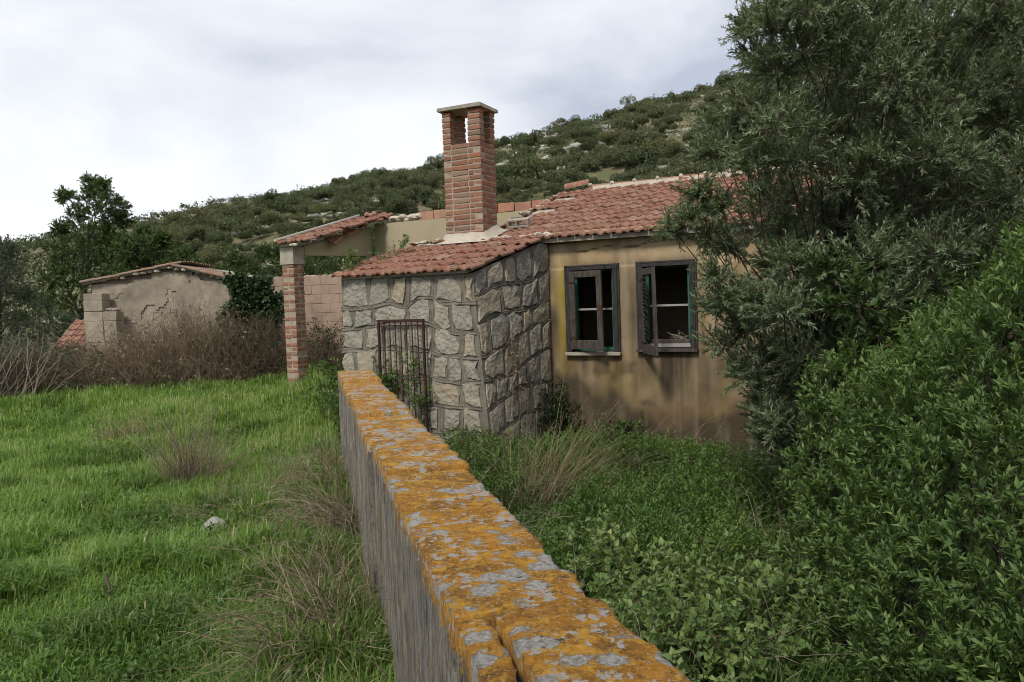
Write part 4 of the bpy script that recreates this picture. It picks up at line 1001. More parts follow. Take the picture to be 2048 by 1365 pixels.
pp = to_px(HP[:, :3]); size = HP[:, 3] / pp[:, 2]
vis = (pp[:, 0] > 300) & (pp[:, 0] < 1640) & (pp[:, 1] > -20) & (HP[:, 4] > -3)
vis &= pp[:, 1] < np.interp(pp[:, 0], [300, 560, 700, 740, 760, 885, 1000, 1140, 1500, 1700], [600, 600, 600, 560, 450, 440, 430, 390, 360, 340]) + 10
order = np.argsort(-(size * vis)); big = order[:300]; rest = np.setdiff1d(np.arange(len(HP)), big)
for i in big:
    x, y, z, rad, q = HP[i]; o = link('hill_shrub', random.choice(HS), None, None, (x, y, z - .1), (0, 0, random.uniform(0, 6.28))); o.scale = (rad * 1.12, rad * 1.12, rad * random.uniform(1.15, 1.6))
    szw = 'large' if rad > 1.35 else 'mid-sized' if rad > .95 else 'small'; hw = 'on the skyline' if q < 9 else 'high on the hillside' if q < 35 else 'low on the hillside'; pw_ = 'left of the porch' if pp[i, 0] < 560 else 'above the porch roof' if pp[i, 0] < 870 else 'behind the chimney' if pp[i, 0] < 1020 else 'above the main roof' if pp[i, 0] < 1300 else 'near the olive tree'
    tag(o, f'{szw} rounded green shrub {hw} {pw_}', 'shrub', 'shrubs scattered over the hillside')
rest = [i for i in rest if pp[i, 2] > 0 and -300 < pp[i, 0] < 2400 and HP[i, 4] > -5]; rest = sorted(rest, key=lambda i: -size[i] * (1 if 250 < pp[i, 0] < 1700 else .3))[:2300]
lo = [hill_shrub(400 + k, 130, 2.3) for k in range(3)]
VV = []; FF = []; AA = []; base = 0
for i in rest:
    m = random.choice(lo); v = np.empty(len(m.vertices) * 3, np.float32); m.vertices.foreach_get('co', v); v = v.reshape(-1, 3)
    a = np.empty(len(v), np.float32); m.attributes['rnd'].data.foreach_get('value', a); f = np.empty(len(m.loops), np.int32); m.loops.foreach_get('vertex_index', f)
    x, y, z, rad, q = HP[i]; th = random.uniform(0, 6.28); c, s = math.cos(th), math.sin(th)
    v = np.stack([(v[:, 0] * c - v[:, 1] * s) * rad * 1.15 + x, (v[:, 0] * s + v[:, 1] * c) * rad * 1.15 + y, v[:, 2] * rad * 1.35 + z - .1], -1)
    VV.append(v); FF.append(f.reshape(-1, 3) + base); AA.append(np.clip(a * random.uniform(.7, 1.2), 0, 1)); base += len(v)
m = np_mesh('hillside_scrub', np.concatenate(VV), [np.concatenate(FF)], {'rnd': np.concatenate(AA)})
tag(link('hillside_scrub', m, M_HSHRUB), 'low scrub covering the rest of the hillside', 'scrub', kind='stuff')
# limestone outcrops
parts_v = []; parts_f = []; base = 0; r = np.random.default_rng(9)
ico = bmesh.new(); bmesh.ops.create_icosphere(ico, subdivisions=1, radius=1); IV = np.array([v.co[:] for v in ico.verts]); IF = np.array([[v.index for v in f.verts] for f in ico.faces]); ico.free()
K = r.uniform(-.3, 1.3, 2600); Q = r.uniform(0, 100, 2600); P = hill_pt(K, Q); dn = fbm(np.stack([P[:, 0], P[:, 1], 0 * K], -1) * .045, 88, 3); sel = (dn > .50)
for p in P[sel][:1300]:
    s = r.uniform(.2, .85); v = IV * np.array([s * r.uniform(.8, 1.8), s * r.uniform(.8, 1.5), s * r.uniform(.35, .7)]) * r.uniform(.75, 1.2, (len(IV), 1)) + p; parts_v.append(v); parts_f.append(IF + base); base += len(v)
tag(link('limestone_outcrops', np_mesh('limestone_outcrops', np.concatenate(parts_v), [np.concatenate(parts_f)]), M_ROCK), 'pale limestone rocks showing between the hillside shrubs', 'rocks', kind='stuff')

# --- trees: limbs to clumps, twigs with leaves in every clump
def tree(name, label, cat, base, clumps, leafL, leafW, mat, ntw, nl, twl, trunk_r, seed, rich=False, whorl=1, group=None, up=.35, tr_top=.75, spread=.9, bark=M_BARK, shell=.35):
    """base: world point at the foot; clumps: (x,y,z,r)"""
    r = np.random.default_rng(seed); clumps = np.asarray(clumps, float); base = np.asarray(base, float)
    t = thing(name, label, cat, tuple(base), 0, group)
    C = clumps[:, :3] - base; top = np.array([np.average(C[:, 0]), np.average(C[:, 1]), np.max(C[:, 2]) * tr_top])
    n = 12; s = np.linspace(0, 1, n)[:, None]; tr = s * top * np.array([[1, 1, 1]]) * np.concatenate([s ** .7, s ** .7, np.ones_like(s)], 1); tr[:, :2] += (vnoise(np.stack([s[:, 0] * 4, s[:, 0] * 0 + seed, s[:, 0] * 0], -1), seed)[:, None] - .5) * .25 * top[2] * .15
    paths = [tr]; rads = [trunk_r * (1 - .75 * s[:, 0])]
    for c, rr in zip(C, clumps[:, 3]):
        i = int(np.clip((c[2] / max(top[2], .1) * .62) * (n - 1) + r.uniform(-1, 1), 1, n - 1)); p0 = tr[i]; d = c - p0; L_ = np.linalg.norm(d)
        u = np.linspace(0, 1, 7)[:, None]; mid = p0 + d * .5 + np.array([0, 0, -.12 * L_]) + r.normal(0, .08 * L_, 3)
        pa = (1 - u) ** 2 * p0 + 2 * u * (1 - u) * mid + u ** 2 * c; paths.append(pa); rads.append(np.linspace(trunk_r * .30 * (1 - .6 * i / n), trunk_r * .05, 7))
    V, F = tube_arrays(paths, rads, 6); link('trunk', np_mesh('trunk', V, [F], smooth=True), bark, t)
    S = []; D = []
    for c, rr in zip(C, clumps[:, 3]):
        k = max(6, int(ntw * r.uniform(.75, 1.25))); d = rand_dirs(k, r); rad = rr * (shell + (1 - shell) * r.random((k, 1)) ** .6) * .85
        st = c + d * rad * np.array([1, 1, .85]); S.append(st - d * twl * .3); D.append(nrm(d * .9 + np.array([[0, 0, up]]) + .45 * rand_dirs(k, r)))
    S = np.concatenate(S); D = np.concatenate(D)
    parts, tw = sprigs(S, D, r.uniform(.7, 1.3, len(S)) * twl, nl, leafL, leafW, r, spread=spread, rich=rich, whorl=whorl)
    veg_obj('foliage', parts, mat, t, 'stuff')
    V, F = twig_mesh(tw, twl * .018 + .0008, .0006 + twl * .004); o = link('twigs', np_mesh('twigs', V, [F]), M_TWIG, t); o['kind'] = 'stuff'
    return t
def clump_px(lst, Y, seed, dy=1.0):
    r = np.random.default_rng(seed); out = []
    for px, py, rp in lst:
        y = Y + r.uniform(-dy, dy); p = at(px, py, y); out.append((p[0], p[1], p[2], rp / FPX * y))
    return out
def fill_px(poly, spacing, rp, Y0, Y1, seed, tries=6000, keep=1.0):
    r = np.random.default_rng(seed); poly = np.asarray(poly, float); lo_, hi_ = poly.min(0), poly.max(0); pts = []; out = []
    P = r.uniform(lo_, hi_, (tries, 2)); P = P[poly_mask(P[:, 0], P[:, 1], poly)]
    for q in P:
        if all((q[0] - a[0]) ** 2 + (q[1] - a[1]) ** 2 > spacing ** 2 for a in pts): pts.append(q)
    for q in pts:
        if r.random() > keep: continue
        y = r.uniform(Y0, Y1); p = at(q[0], q[1], y); out.append((p[0], p[1], p[2], rp * r.uniform(.75, 1.25) / FPX * y))
    return out
T1 = [(190, 385, 22), (165, 410, 20), (215, 405, 24), (240, 415, 18), (150, 440, 20), (190, 430, 26), (225, 445, 26), (130, 395, 14), (120, 460, 14), (175, 470, 30), (215, 480, 28), (145, 490, 30), (240, 490, 22), (110, 500, 22), (180, 510, 34), (120, 530, 28), (215, 525, 32), (150, 550, 34), (100, 560, 24), (190, 570, 34), (120, 590, 30), (240, 545, 28), (150, 615, 32), (90, 610, 24), (200, 380, 14), (248, 440, 14), (180, 365, 10), (205, 372, 9)]
c1 = clump_px(T1, 29, 1); tree('broadleaf_tree', 'tall broadleaf tree with an open crown behind the block outbuilding', 'tree', (at(175, 700, 29)[0], 29, .3), c1, .15, .06, M_TREE, 56, 9, .30, .16, 1)
T2 = [(255, 500, 28), (290, 490, 28), (330, 500, 30), (365, 520, 26), (270, 535, 34), (310, 530, 34), (345, 545, 30), (385, 540, 24), (250, 560, 30), (300, 565, 34), (350, 575, 30), (400, 565, 22), (325, 480, 14), (290, 470, 12)]
c2 = clump_px(T2, 25, 2); tree('evergreen_tree', 'dark evergreen tree right behind the outbuilding roof', 'tree', (at(310, 700, 25)[0], 25, .3), c2, .11, .055, M_TREE, 120, 9, .22, .12, 2)
T3 = [(5, 500, 26), (25, 520, 26), (-20, 520, 40), (30, 560, 30), (0, 555, 34), (-30, 580, 44), (20, 600, 32), (45, 590, 20), (-10, 640, 40), (30, 640, 26), (-40, 480, 30)]
c3 = clump_px(T3, 24, 3); tree('grey_tree', 'grey green tree cut off by the left edge', 'tree', (at(-5, 700, 24)[0], 24, .3), c3, .10, .03, M_TREE2, 80, 9, .22, .14, 3)
T4 = [(60, 600, 20), (85, 615, 22), (60, 640, 24), (110, 640, 26), (45, 660, 24), (95, 665, 26), (140, 650, 22), (130, 680, 26), (70, 690, 26), (20, 690, 30)]
c4 = clump_px(T4, 22.5, 4); tree('olive_bush', 'low grey green bush to the left of the shed roof', 'bush', (at(80, 740, 22.5)[0], 22.5, .3), c4, .09, .03, M_TREE2, 70, 9, .18, .06, 4)
T5 = [(600, 500, 34), (640, 525, 36), (690, 505, 34), (720, 535, 34), (660, 550, 34), (610, 550, 34), (740, 500, 26), (570, 500, 24), (400, 545, 26), (440, 550, 26), (500, 540, 28), (560, 530, 30), (620, 535, 30), (680, 530, 30), (650, 500, 20), (720, 520, 22), (470, 520, 20), (530, 505, 18)]
c5 = clump_px(T5, 30, 5, 2.0); tree('hedge_tree', 'dark green bushes showing under the porch beam above the garden wall', 'bush', (at(560, 700, 30)[0], 30, .3), c5, .10, .055, M_TREE, 110, 9, .24, .08, 5)

# olive tree on the right with a dark evergreen behind it, extended to fill shaded gaps
OLP = [(1540, -60), (1520, 40), (1545, 150), (1490, 220), (1460, 290), (1510, 350), (1530, 410), (1520, 460), (1530, 500), (1530, 560), (1510, 620), (1500, 720), (1550, 800), (1600, 820), (1690, 700), (1800, 620), (1920, 560), (2090, 520), (2090, -60)]
oc = fill_px(OLP, 56, 58, 5.2, 6.6, 21, keep=.92) + fill_px([p for p in OLP if p[1] < 480] + [(1450, 490), (2090, 520), (2090, -60)][:1] + [(1700, 480), (1800, 620), (1920, 560), (2090, 520), (2090, -60)], 66, 58, 6.6, 7.7, 22) + clump_px([(1350, 465, 22), (1385, 440, 24), (1400, 395, 20), (1440, 420, 24), (1420, 470, 26), (1455, 500, 26), (1430, 560, 24), (1460, 600, 28), (1430, 620, 20), (1445, 690, 34), (1490, 660, 30), (1490, 750, 40), (1560, 850, 46), (1620, 800, 50), (1660, 740, 50), (1540, 800, 46), (1690, 820, 50), (1640, 880, 44), (1600, 720, 46), (1545, 880, 40), (1600, 870, 46), (1660, 930, 44), (1580, 930, 36), (1530, 830, 36), (1620, 960, 36), (1570, 620, 40), (1540, 540, 34), (1620, 600, 44), (1560, 700, 44), (1495, 60, 30), (1510, 120, 30), (1440, 255, 40), (1425, 310, 40), (1600, 20, 50), (1560, -20, 40), (1660, -10, 50)], 6.2, 23, .5)
ob_ = at(1575, 900, 7.4); tree('olive_tree', 'large grey green olive tree overhanging the right end of the house', 'tree', (ob_[0], 7.4, -.3), oc, .052, .0115, M_OLIVE, 48, 14, .18, .055, 6, whorl=2, up=.55, tr_top=.6, spread=.85)
DKP = [(1640, -60), (1660, 200), (1650, 380), (1700, 500), (1860, 560), (2120, 520), (2120, -60)]
dc = fill_px(DKP, 62, 70, 7.6, 9.0, 31) + fill_px([(1660, 560), (1640, 700), (1740, 900), (1800, 980), (2120, 980), (2120, 520)], 58, 64, 4.9, 7.0, 32); dk = at(1850, 900, 8.4)  # second fill: dark foliage added to stand for deep shade behind the shrub
tree('dark_evergreen', 'dark broadleaved evergreen tree growing through the olive on the right, with foliage added to fill shaded gaps', 'tree', (dk[0], 8.4, -.3), dc, .075, .042, M_DARKLEAF, 36, 9, .20, .10, 7, up=.3, tr_top=.6)

# --- bright green shrub at the right edge
def shrub_build():
    r = np.random.default_rng(50); E = [(2025, 855, 3.8, 0.6), (1865, 925, 4.1, 0.47), (2205, 785, 3.5, 0.68), (1945, 1105, 3.7, 0.58), (1745, 1025, 4.6, 0.4), (2145, 1085, 3.2, 0.64), (1995, 1295, 3.2, 0.52), (1815, 1235, 4.0, 0.36), (2185, 1355, 2.8, 0.46), (1725, 905, 4.8, 0.34), (1935, 745, 4.3, 0.36), (2055, 675, 4.1, 0.3), (1665, 1145, 4.7, 0.34), (1615, 1255, 4.4, 0.24), (1705, 1315, 3.9, 0.3), (1720, 800, 4.9, 0.3), (1660, 960, 4.9, 0.3)]
    c = np.array([at(a, b, y) for a, b, y, _ in E]); rad = np.array([e_[3] for e_ in E]); S = []; D = []
    for i in range(len(E)):
        n = int(860 * rad[i] ** 2 * 4); d = rand_dirs(n, r); rr = r.choice([1.0, .82, .62], n, p=[.6, .28, .12])[:, None] * r.uniform(.93, 1.05, (n, 1))
        lob = .74 + .52 * fbm((c[i] + d * rad[i]) * 3.0, 61, 3)[:, None]
        P = c[i] + d * rad[i] * rr * lob; q = np.min(np.stack([np.linalg.norm(P - c[k], axis=1) / rad[k] for k in range(len(E)) if k != i]), 0)
        ok = (q > .8) & (fbm(P * 4.5, 63, 3) > .28) & (P[:, 2] > gz(P[:, 0], P[:, 1]) + .05); ok &= ~((d[:, 1] > .75))
        S.append(P[ok]); D.append(nrm(d[ok] * .55 + np.array([[0, 0, .85]]) + .35 * rand_dirs(ok.sum(), r)))
    S = np.concatenate(S); D = np.concatenate(D); n = len(S)
    t = thing('green_shrub', 'dense bright green leafy shrub filling the right foreground', 'shrub', (float(c[0][0]), 3.7, -.32)); B = np.array([c[0][0], 3.7, -.32])
    young = np.clip(fbm(S * 2.2, 64, 3) * 1.1 - .2 + r.normal(0, .18, n), 0, 1); parts = []; tw = []
    for lo_, hi_, LL, WW in ((-1, .25, .047, .018), (.25, .5, .057, .019), (.5, 2, .052, .015)):
        k_ = (young > lo_) & (young <= hi_); a_, b_ = sprigs(S[k_] - B - D[k_] * .06, D[k_], r.uniform(.08, .18, k_.sum()), 5, LL, WW, r, spread=1.05, rich=True, whorl=3, start=.25, fold=.35, droop=.12, rn0=young[k_]); parts += a_; tw.append(b_)
    tw = np.concatenate(tw)
    veg_obj('foliage', parts, M_SHRUB, t, 'stuff'); V, F = twig_mesh(tw, .0022, .0012); o = link('twigs', np_mesh('twigs', V, [F]), M_WEED, t); o['kind'] = 'stuff'
    paths = []; rads = []
    for i in range(46):
        k = r.integers(0, len(E)); tip = c[k] + rand_dirs(1, r)[0] * rad[k] * .7 - B; b0 = np.array([r.normal(0, .25), r.normal(.2, .25), 0]); u = np.linspace(0, 1, 7)[:, None]
        paths.append(b0 * (1 - u) + tip * u + np.concatenate([0 * u, 0 * u, .25 * u * (1 - u)], 1) + r.normal(0, .012, (7, 3))); rads.append(np.linspace(.011, .003, 7))
    V, F = tube_arrays(paths, rads, 5); link('stems', np_mesh('stems', V, [F], smooth=True), M_BARK, t)
shrub_build()

# --- meadow on the left
def meadow():
    r = np.random.default_rng(60); N = 300000
    Y = 2.2 + (17.5 - 2.2) * r.random(N) ** 1.4; X = r.uniform(-.92, -.10, N) * (Y + .3) + r.normal(0, .1, N) + .3
    s = wall_side(X, Y); ok = (s < -.02); X, Y = X[ok], Y[ok]; n = len(X)
    P = np.stack([X, Y, gz(X, Y) - .02], -1); q = np.stack([X, Y, 0 * X], -1)
    a = fbm(q * 1.1, 71, 4); b = fbm(q * 3.3, 72, 3); tuss = sstep(.52, .66, fbm(q * 1.9, 73, 3)); near_wall = sstep(1.1, .15, -wall_side(X, Y))
    far = sstep(9, 15, Y)
    h = (.11 + .10 * a + .10 * tuss * b * 1.5 + .12 * near_wall) * r.uniform(.6, 1.35, n) * (1 + .25 * far); w = r.uniform(.005, .010, n) * (1 + .55 * sstep(5, 14, Y)) * (1 + .4 * tuss)
    keep = r.random(n) > .55 * near_wall * sstep(.4, .6, fbm(q * 2.2, 75, 3)); 
    rn = np.clip(.50 + .9 * (a - .5) + .5 * (b - .5) - .22 * tuss + .18 * sstep(6, 12, Y) + r.normal(0, .13, n), 0, .95); dry = r.random(n) < .025 + .10 * near_wall; rn = np.where(dry, r.uniform(.94, 1, n), rn)
    bend = np.clip(r.normal(.6, .28, n), .05, 1.2); lean = np.array([[.35, -.1, 0]]) * (fbm(q * .6, 74, 2)[:, None] * 2 - .6)
    sel = keep & (Y < 8.5); s2 = keep & (Y >= 8.5); fb = blades(P[s2], h[s2], w[s2], bend[s2], rn[s2], lean[s2], r); fv = fb[0].reshape(-1, 7, 3)[:, [0, 1, 4, 5, 6]].reshape(-1, 3); of = np.arange(s2.sum())[:, None] * 5
    o = veg_obj('meadow_grass', [blades(P[sel], h[sel], w[sel], bend[sel], rn[sel], lean[sel], r), (fv, [of + np.array([[0, 1, 3, 2]]), of + np.array([[2, 3, 4]])], np.repeat(rn[s2], 5))], M_GRASS)
    tag(o, 'lush green meadow grass to the left of the boundary wall', 'grass', kind='stuff')
    # broad leaved weeds among the grass
    N = 5200; Y = 3.4 + 12.5 * r.random(N) ** 1.3; X = r.uniform(-.72, -.12, N) * Y; q = np.stack([X, Y, 0 * X], -1); ok = (wall_side(X, Y) < -.1) & (fbm(q * 1.3, 76, 3) > .54); X, Y = X[ok], Y[ok]
    S = np.stack([X, Y, gz(X, Y)], -1); D = nrm(np.array([[0, 0, 1.]]) + .35 * rand_dirs(len(S), r)); parts, tw = sprigs(S, D, r.uniform(.08, .18, len(S)), 5, .055, .026, r, spread=1.3, whorl=2)
    tag(veg_obj('meadow_weeds', parts, M_WEED), 'broad leaved green weeds mixed into the meadow grass', 'weeds', kind='stuff')
meadow()

# --- undergrowth between the wall and the house
def undergrowth():
    r = np.random.default_rng(80)
    def area(N, y0=2.6, y1=11.6, pw=1.3):
        Y = y0 + (y1 - y0) * r.random(N) ** pw; s = r.uniform(.40, 4.4, N); X = W0[0] + (Y - W0[1]) * (WD[0] / WD[1]) + s; p = np.stack([X, Y], -1) - HO[:2]
        hx, hy = p @ EX[:2], p @ EY[:2]; ok = (hy < -.06) & ~((hx < .05) & (hy > FY - .05)) & (X < .8 * Y + .5); return X[ok], Y[ok], s[ok]
    X, Y, s = area(19500); q = np.stack([X, Y, 0 * X], -1); hm = fbm(q * .9, 81, 4); nh = .28 + .72 * sstep(-.15, -2.2, (np.stack([X, Y], -1) - HO[:2]) @ EY[:2]); hh = (.10 + .62 * sstep(.34, .68, hm)) * nh
    n = len(X); z = gz(X, Y) + r.random(n) ** .7 * hh * .75; S = np.stack([X, Y, z], -1); D = nrm(np.array([[0, 0, 1.]]) + .55 * rand_dirs(n, r)); kind = fbm(q * 1.4, 82, 3)
    rn0 = np.clip(.22 + .5 * r.random(n) + 1.0 * (fbm(q * 1.7, 83, 3) - .42) + .25 * sstep(.1, .5, z - gz(X, Y)), 0, 1)
    A = kind < .52
    p1, t1 = sprigs(S[A], D[A], r.uniform(.10, .2, A.sum()) * (.5 + .5 * nh[A]), 5, .040, .022, r, spread=1.3, whorl=2, rn0=rn0[A]); p2, t2 = sprigs(S[~A], D[~A], r.uniform(.12, .24, (~A).sum()) * (.5 + .5 * nh[~A]), 6, .055, .016, r, spread=1.0, whorl=2, rn0=rn0[~A])
    X, Y, s = area(24000); q = np.stack([X, Y, 0 * X], -1); n = len(X); P = np.stack([X, Y, gz(X, Y)], -1); nh = .3 + .7 * sstep(-.15, -2.2, (np.stack([X, Y], -1) - HO[:2]) @ EY[:2]); g = blades(P, nh * r.uniform(.18, .48, n) * (.6 + .8 * fbm(q * 1.2, 85, 3)), r.uniform(.004, .009, n), np.clip(r.normal(.7, .3, n), .1, 1.3), np.clip(r.normal(.35, .2, n), 0, 1), None, r)
    tag(veg_obj('undergrowth', p1 + p2 + [g], M_WEED), 'tangled green weeds between the lichen wall and the ochre house', 'undergrowth', kind='stuff')
    V, F = twig_mesh(np.concatenate([t1, t2])[::3], .0022, .001); tag(link('weed_stems', np_mesh('weed_stems', V, [F]), M_WEED), 'thin green stems of the weeds before the house', 'stems', kind='stuff')
    # dry stalks strewn through it
    X, Y, s = area(1150, 3.0, 9.8, 1.0); n = len(X); z = gz(X, Y) + r.uniform(.08, .4, n); d = nrm(np.stack([r.normal(.6, .7, n), r.normal(0, .6, n), r.normal(.25, .3, n)], -1)); L_ = r.uniform(.3, .95, n); u = np.linspace(0, 1, 6)
    S = np.stack([X, Y, z], -1); path = S[:, None] + d[:, None] * (L_[:, None] * u)[:, :, None] + np.array([0, 0, -1.]) * (L_[:, None] * .3 * u * u)[:, :, None] + (r.normal(0, .08, (n, 1, 3)) * (u * (1 - u))[None, :, None])
    V, F = twig_mesh(path, .0022, .0008); tag(link('dry_stalks', np_mesh('dry_stalks', V, [F]), M_CANE), 'pale dry grass stalks strewn through the green weeds', 'stalks', kind='stuff')
undergrowth()

def near_brambles():
    r = np.random.default_rng(87); blobs = [(1290, 1180, 4.4, .5), (1400, 1330, 3.7, .42), (1330, 1270, 3.9, .4), (1480, 1270, 4.2, .4), (1230, 1110, 4.9, .4)]; S = []
    for px, py, Y, w in blobs:
        c = at(px, py, Y); k = 150; a = r.normal(0, w * .45, (k, 2)); S.append(np.stack([c[0] + a[:, 0], Y + a[:, 1], gz(c[0] + a[:, 0], Y + a[:, 1]) + r.uniform(.15, .55, k)], -1))
    S = np.concatenate(S); S = S[wall_side(S[:, 0], S[:, 1]) > .46]; B = np.array([at(1350, 1300, 4.0)[0], 4.0, -.32]); t = thing('bramble_plant', 'fresh green bramble leaves close to the lichen wall at the bottom', 'brambles', tuple(B))
    pr, tw = sprigs(S - B, nrm(np.array([[0, -.1, .6]]) + .7 * rand_dirs(len(S), r)), r.uniform(.12, .22, len(S)), 4, .058, .036, r, spread=1.1, whorl=2, rich=True, rn0=r.uniform(.45, 1.0, len(S))); veg_obj('leaves', pr, M_SHRUB, t, 'stuff'); V, F = twig_mesh(tw, .003, .0015); o = link('stems', np_mesh('stems', V, [F]), M_TWIG, t); o['kind'] = 'stuff'
near_brambles()

# --- dry grass tussocks
def tussock(name, label, px, py, Y, n, h, spread, lean, mat, seed, zoff=0.0):
    r = np.random.default_rng(seed); p = at(px, py, Y); z0 = float(gz(np.array([p[0]]), np.array([Y]))[0]) + zoff
    o = thing(name, label, 'grass tussock', (p[0], Y, z0)); P = np.stack([r.normal(0, spread, n), r.normal(0, spread, n), 0 * r.random(n)], -1); d = nrm(P * 1.6 / spread * .25 + np.array([[0, 0, 1.]]) + np.array([lean]) * r.uniform(.2, 1.4, (n, 1)) + .34 * rand_dirs(n, r)); L_ = r.uniform(.5, 1.1, n) * h; u = np.linspace(0, 1, 7)
    bend = r.normal(0, .22, (n, 3)) + np.array(lean) * .5 + np.array([0, 0, -.15]); path = P[:, None] + d[:, None] * (L_[:, None] * u)[:, :, None] + bend[:, None] * (L_[:, None] * u ** 2.2)[:, :, None]
    V, F = twig_mesh(path, .0034, .0011); g = link('stalks', np_mesh('stalks', V, [F], {'rnd': np.repeat(r.random(n), 21)}), mat, o); g['kind'] = 'stuff'
    k = n // 2; pa = path[:k, -3:]; tips = pa[:, 0]; dd = pa[:, -1] - pa[:, 0]                                                            # loose feathery heads
    pr, _ = sprigs(tips, dd, np.linalg.norm(dd, axis=1) * 1.3, 7, .035, .004, r, spread=.55, curve=.3); hgrp = veg_obj('seed_heads', pr, mat, o, 'stuff'); return o
tussock('dry_tussock', 'tall pale dry grass leaning in front of the house wall', 1075, 985, 7.6, 330, 1.0, .12, (.42, .1, .05), M_STRAW, 1)
tussock('dry_tussock', 'brown dry grass clump beside the tall straw before the house', 1210, 990, 7.4, 200, .45, .16, (.7, -.1, -.3), M_STRAW, 2)
tussock('dry_tussock', 'low straw clump in the weeds close to the green shrub', 1540, 1110, 5.6, 170, .55, .12, (-.6, -.3, -.1), M_STRAW, 3)
tussock('dry_tussock', 'small pale straw tuft standing in the meadow', 245, 885, 10.6, 220, .42, .09, (0, 0, 0), M_STRAW, 4)
tussock('dry_tussock', 'tall brown dry weed stalks in the middle of the meadow', 385, 955, 8.2, 240, .80, .13, (.05, 0, .2), M_DULLSTRAW, 5)
tussock('dry_tussock', 'grey dead grass heap drooping beside the lichen wall', 640, 1010, 5.9, 150, .45, .20, (-.25, -.35, -.1), M_DULLSTRAW, 6)
tussock('dry_tussock', 'dead brown grass hanging along the near foot of the lichen wall', 668, 1180, 4.5, 150, .5, .13, (-.1, -.35, -.05), M_DULLSTRAW, 7, .05)
tussock('dry_tussock', 'grey dry grass mound next to the pale rock in the meadow', 465, 1000, 6.6, 130, .34, .18, (-.3, -.2, -.2), M_DULLSTRAW, 8)
tussock('dry_tussock', 'pale dry straw at the foot of the wall in the bottom foreground', 705, 1330, 3.75, 130, .60, .08, (-.2, -.25, 0), M_STRAW, 9)
tussock('dry_tussock', 'dry reddish stalks low in the meadow beside the fallen heap', 560, 930, 7.4, 200, .45, .25, (.35, -.2, -.1), M_DULLSTRAW, 13)
def dead_strip():
    r = np.random.default_rng(97); n = 4200; y = r.uniform(2.2, 7.4, n); off = -np.abs(r.normal(0, .20, n)) - .02; dens = fbm(np.stack([y * 1.7, off * 3, 0 * y], -1), 98, 3); k = dens > .50; y, off = y[k], off[k]; n = len(y)
    P = np.stack([W0[0] + WD[0] * y + WS[0] * off, W0[1] + WD[1] * y + WS[1] * off, 0 * y], -1); P[:, 2] = gz(P[:, 0], P[:, 1]) + r.uniform(.02, .25, n); L_ = r.uniform(.3, .9, n)
    al = r.normal(-.35, .55, n); ac = r.normal(-.25, .45, n); d = nrm(np.stack([WD[0] * al + WS[0] * ac, WD[1] * al + WS[1] * ac, r.uniform(.15, .9, n)], -1)); u = np.linspace(0, 1, 7)
    path = P[:, None] + d[:, None] * (L_[:, None] * u)[:, :, None] + np.array([0, 0, -1.]) * (L_[:, None] * r.uniform(.2, .85, (n, 1)) * u ** 2)[:, :, None] + r.normal(0, .012, (n, 7, 3)) * u[None, :, None]
    path[:, :, 2] = np.maximum(path[:, :, 2], gz(path[:, :, 0], path[:, :, 1]) + .03)
    B = np.array([W0[0] + WD[0] * 4, W0[1] + WD[1] * 4, 0]); t = thing('dead_grass_strip', 'matted dead grass strip hugging the left foot of the lichen wall', 'dead grass', tuple(B)); V, F = twig_mesh(path - B, .0028, .0010); o = link('stalks', np_mesh('stalks', V, [F], {'rnd': np.repeat(r.random(n), 21)}), M_DULLSTRAW, t); o['kind'] = 'stuff'
dead_strip()
pr_ = at(428, 1062, 6.05); rk = lump('field_rock', (0, 0, 0), (.10, .09, .10), M_ROCK, None, 300, 3); rk.location = (pr_[0], 6.05, float(gz(np.array([pr_[0]]), np.array([6.05]))[0]) + .045); tag(rk, 'pale limestone rock half buried in the meadow', 'rock')
ps = at(230, 1195, 4.55); z0 = float(gz(np.array([ps[0]]), np.array([4.55]))[0]); st_ = MB(); st_.tube([(0, 0, 0), (-.02, 0, .12), (-.05, .01, .25)], [.006, .008, .010], 6); tag(st_.obj('dead_stalk', M_TWIG, None, smooth=True, loc=(ps[0], 4.55, z0)), 'single dark dead stalk standing in the near meadow', 'stalk')

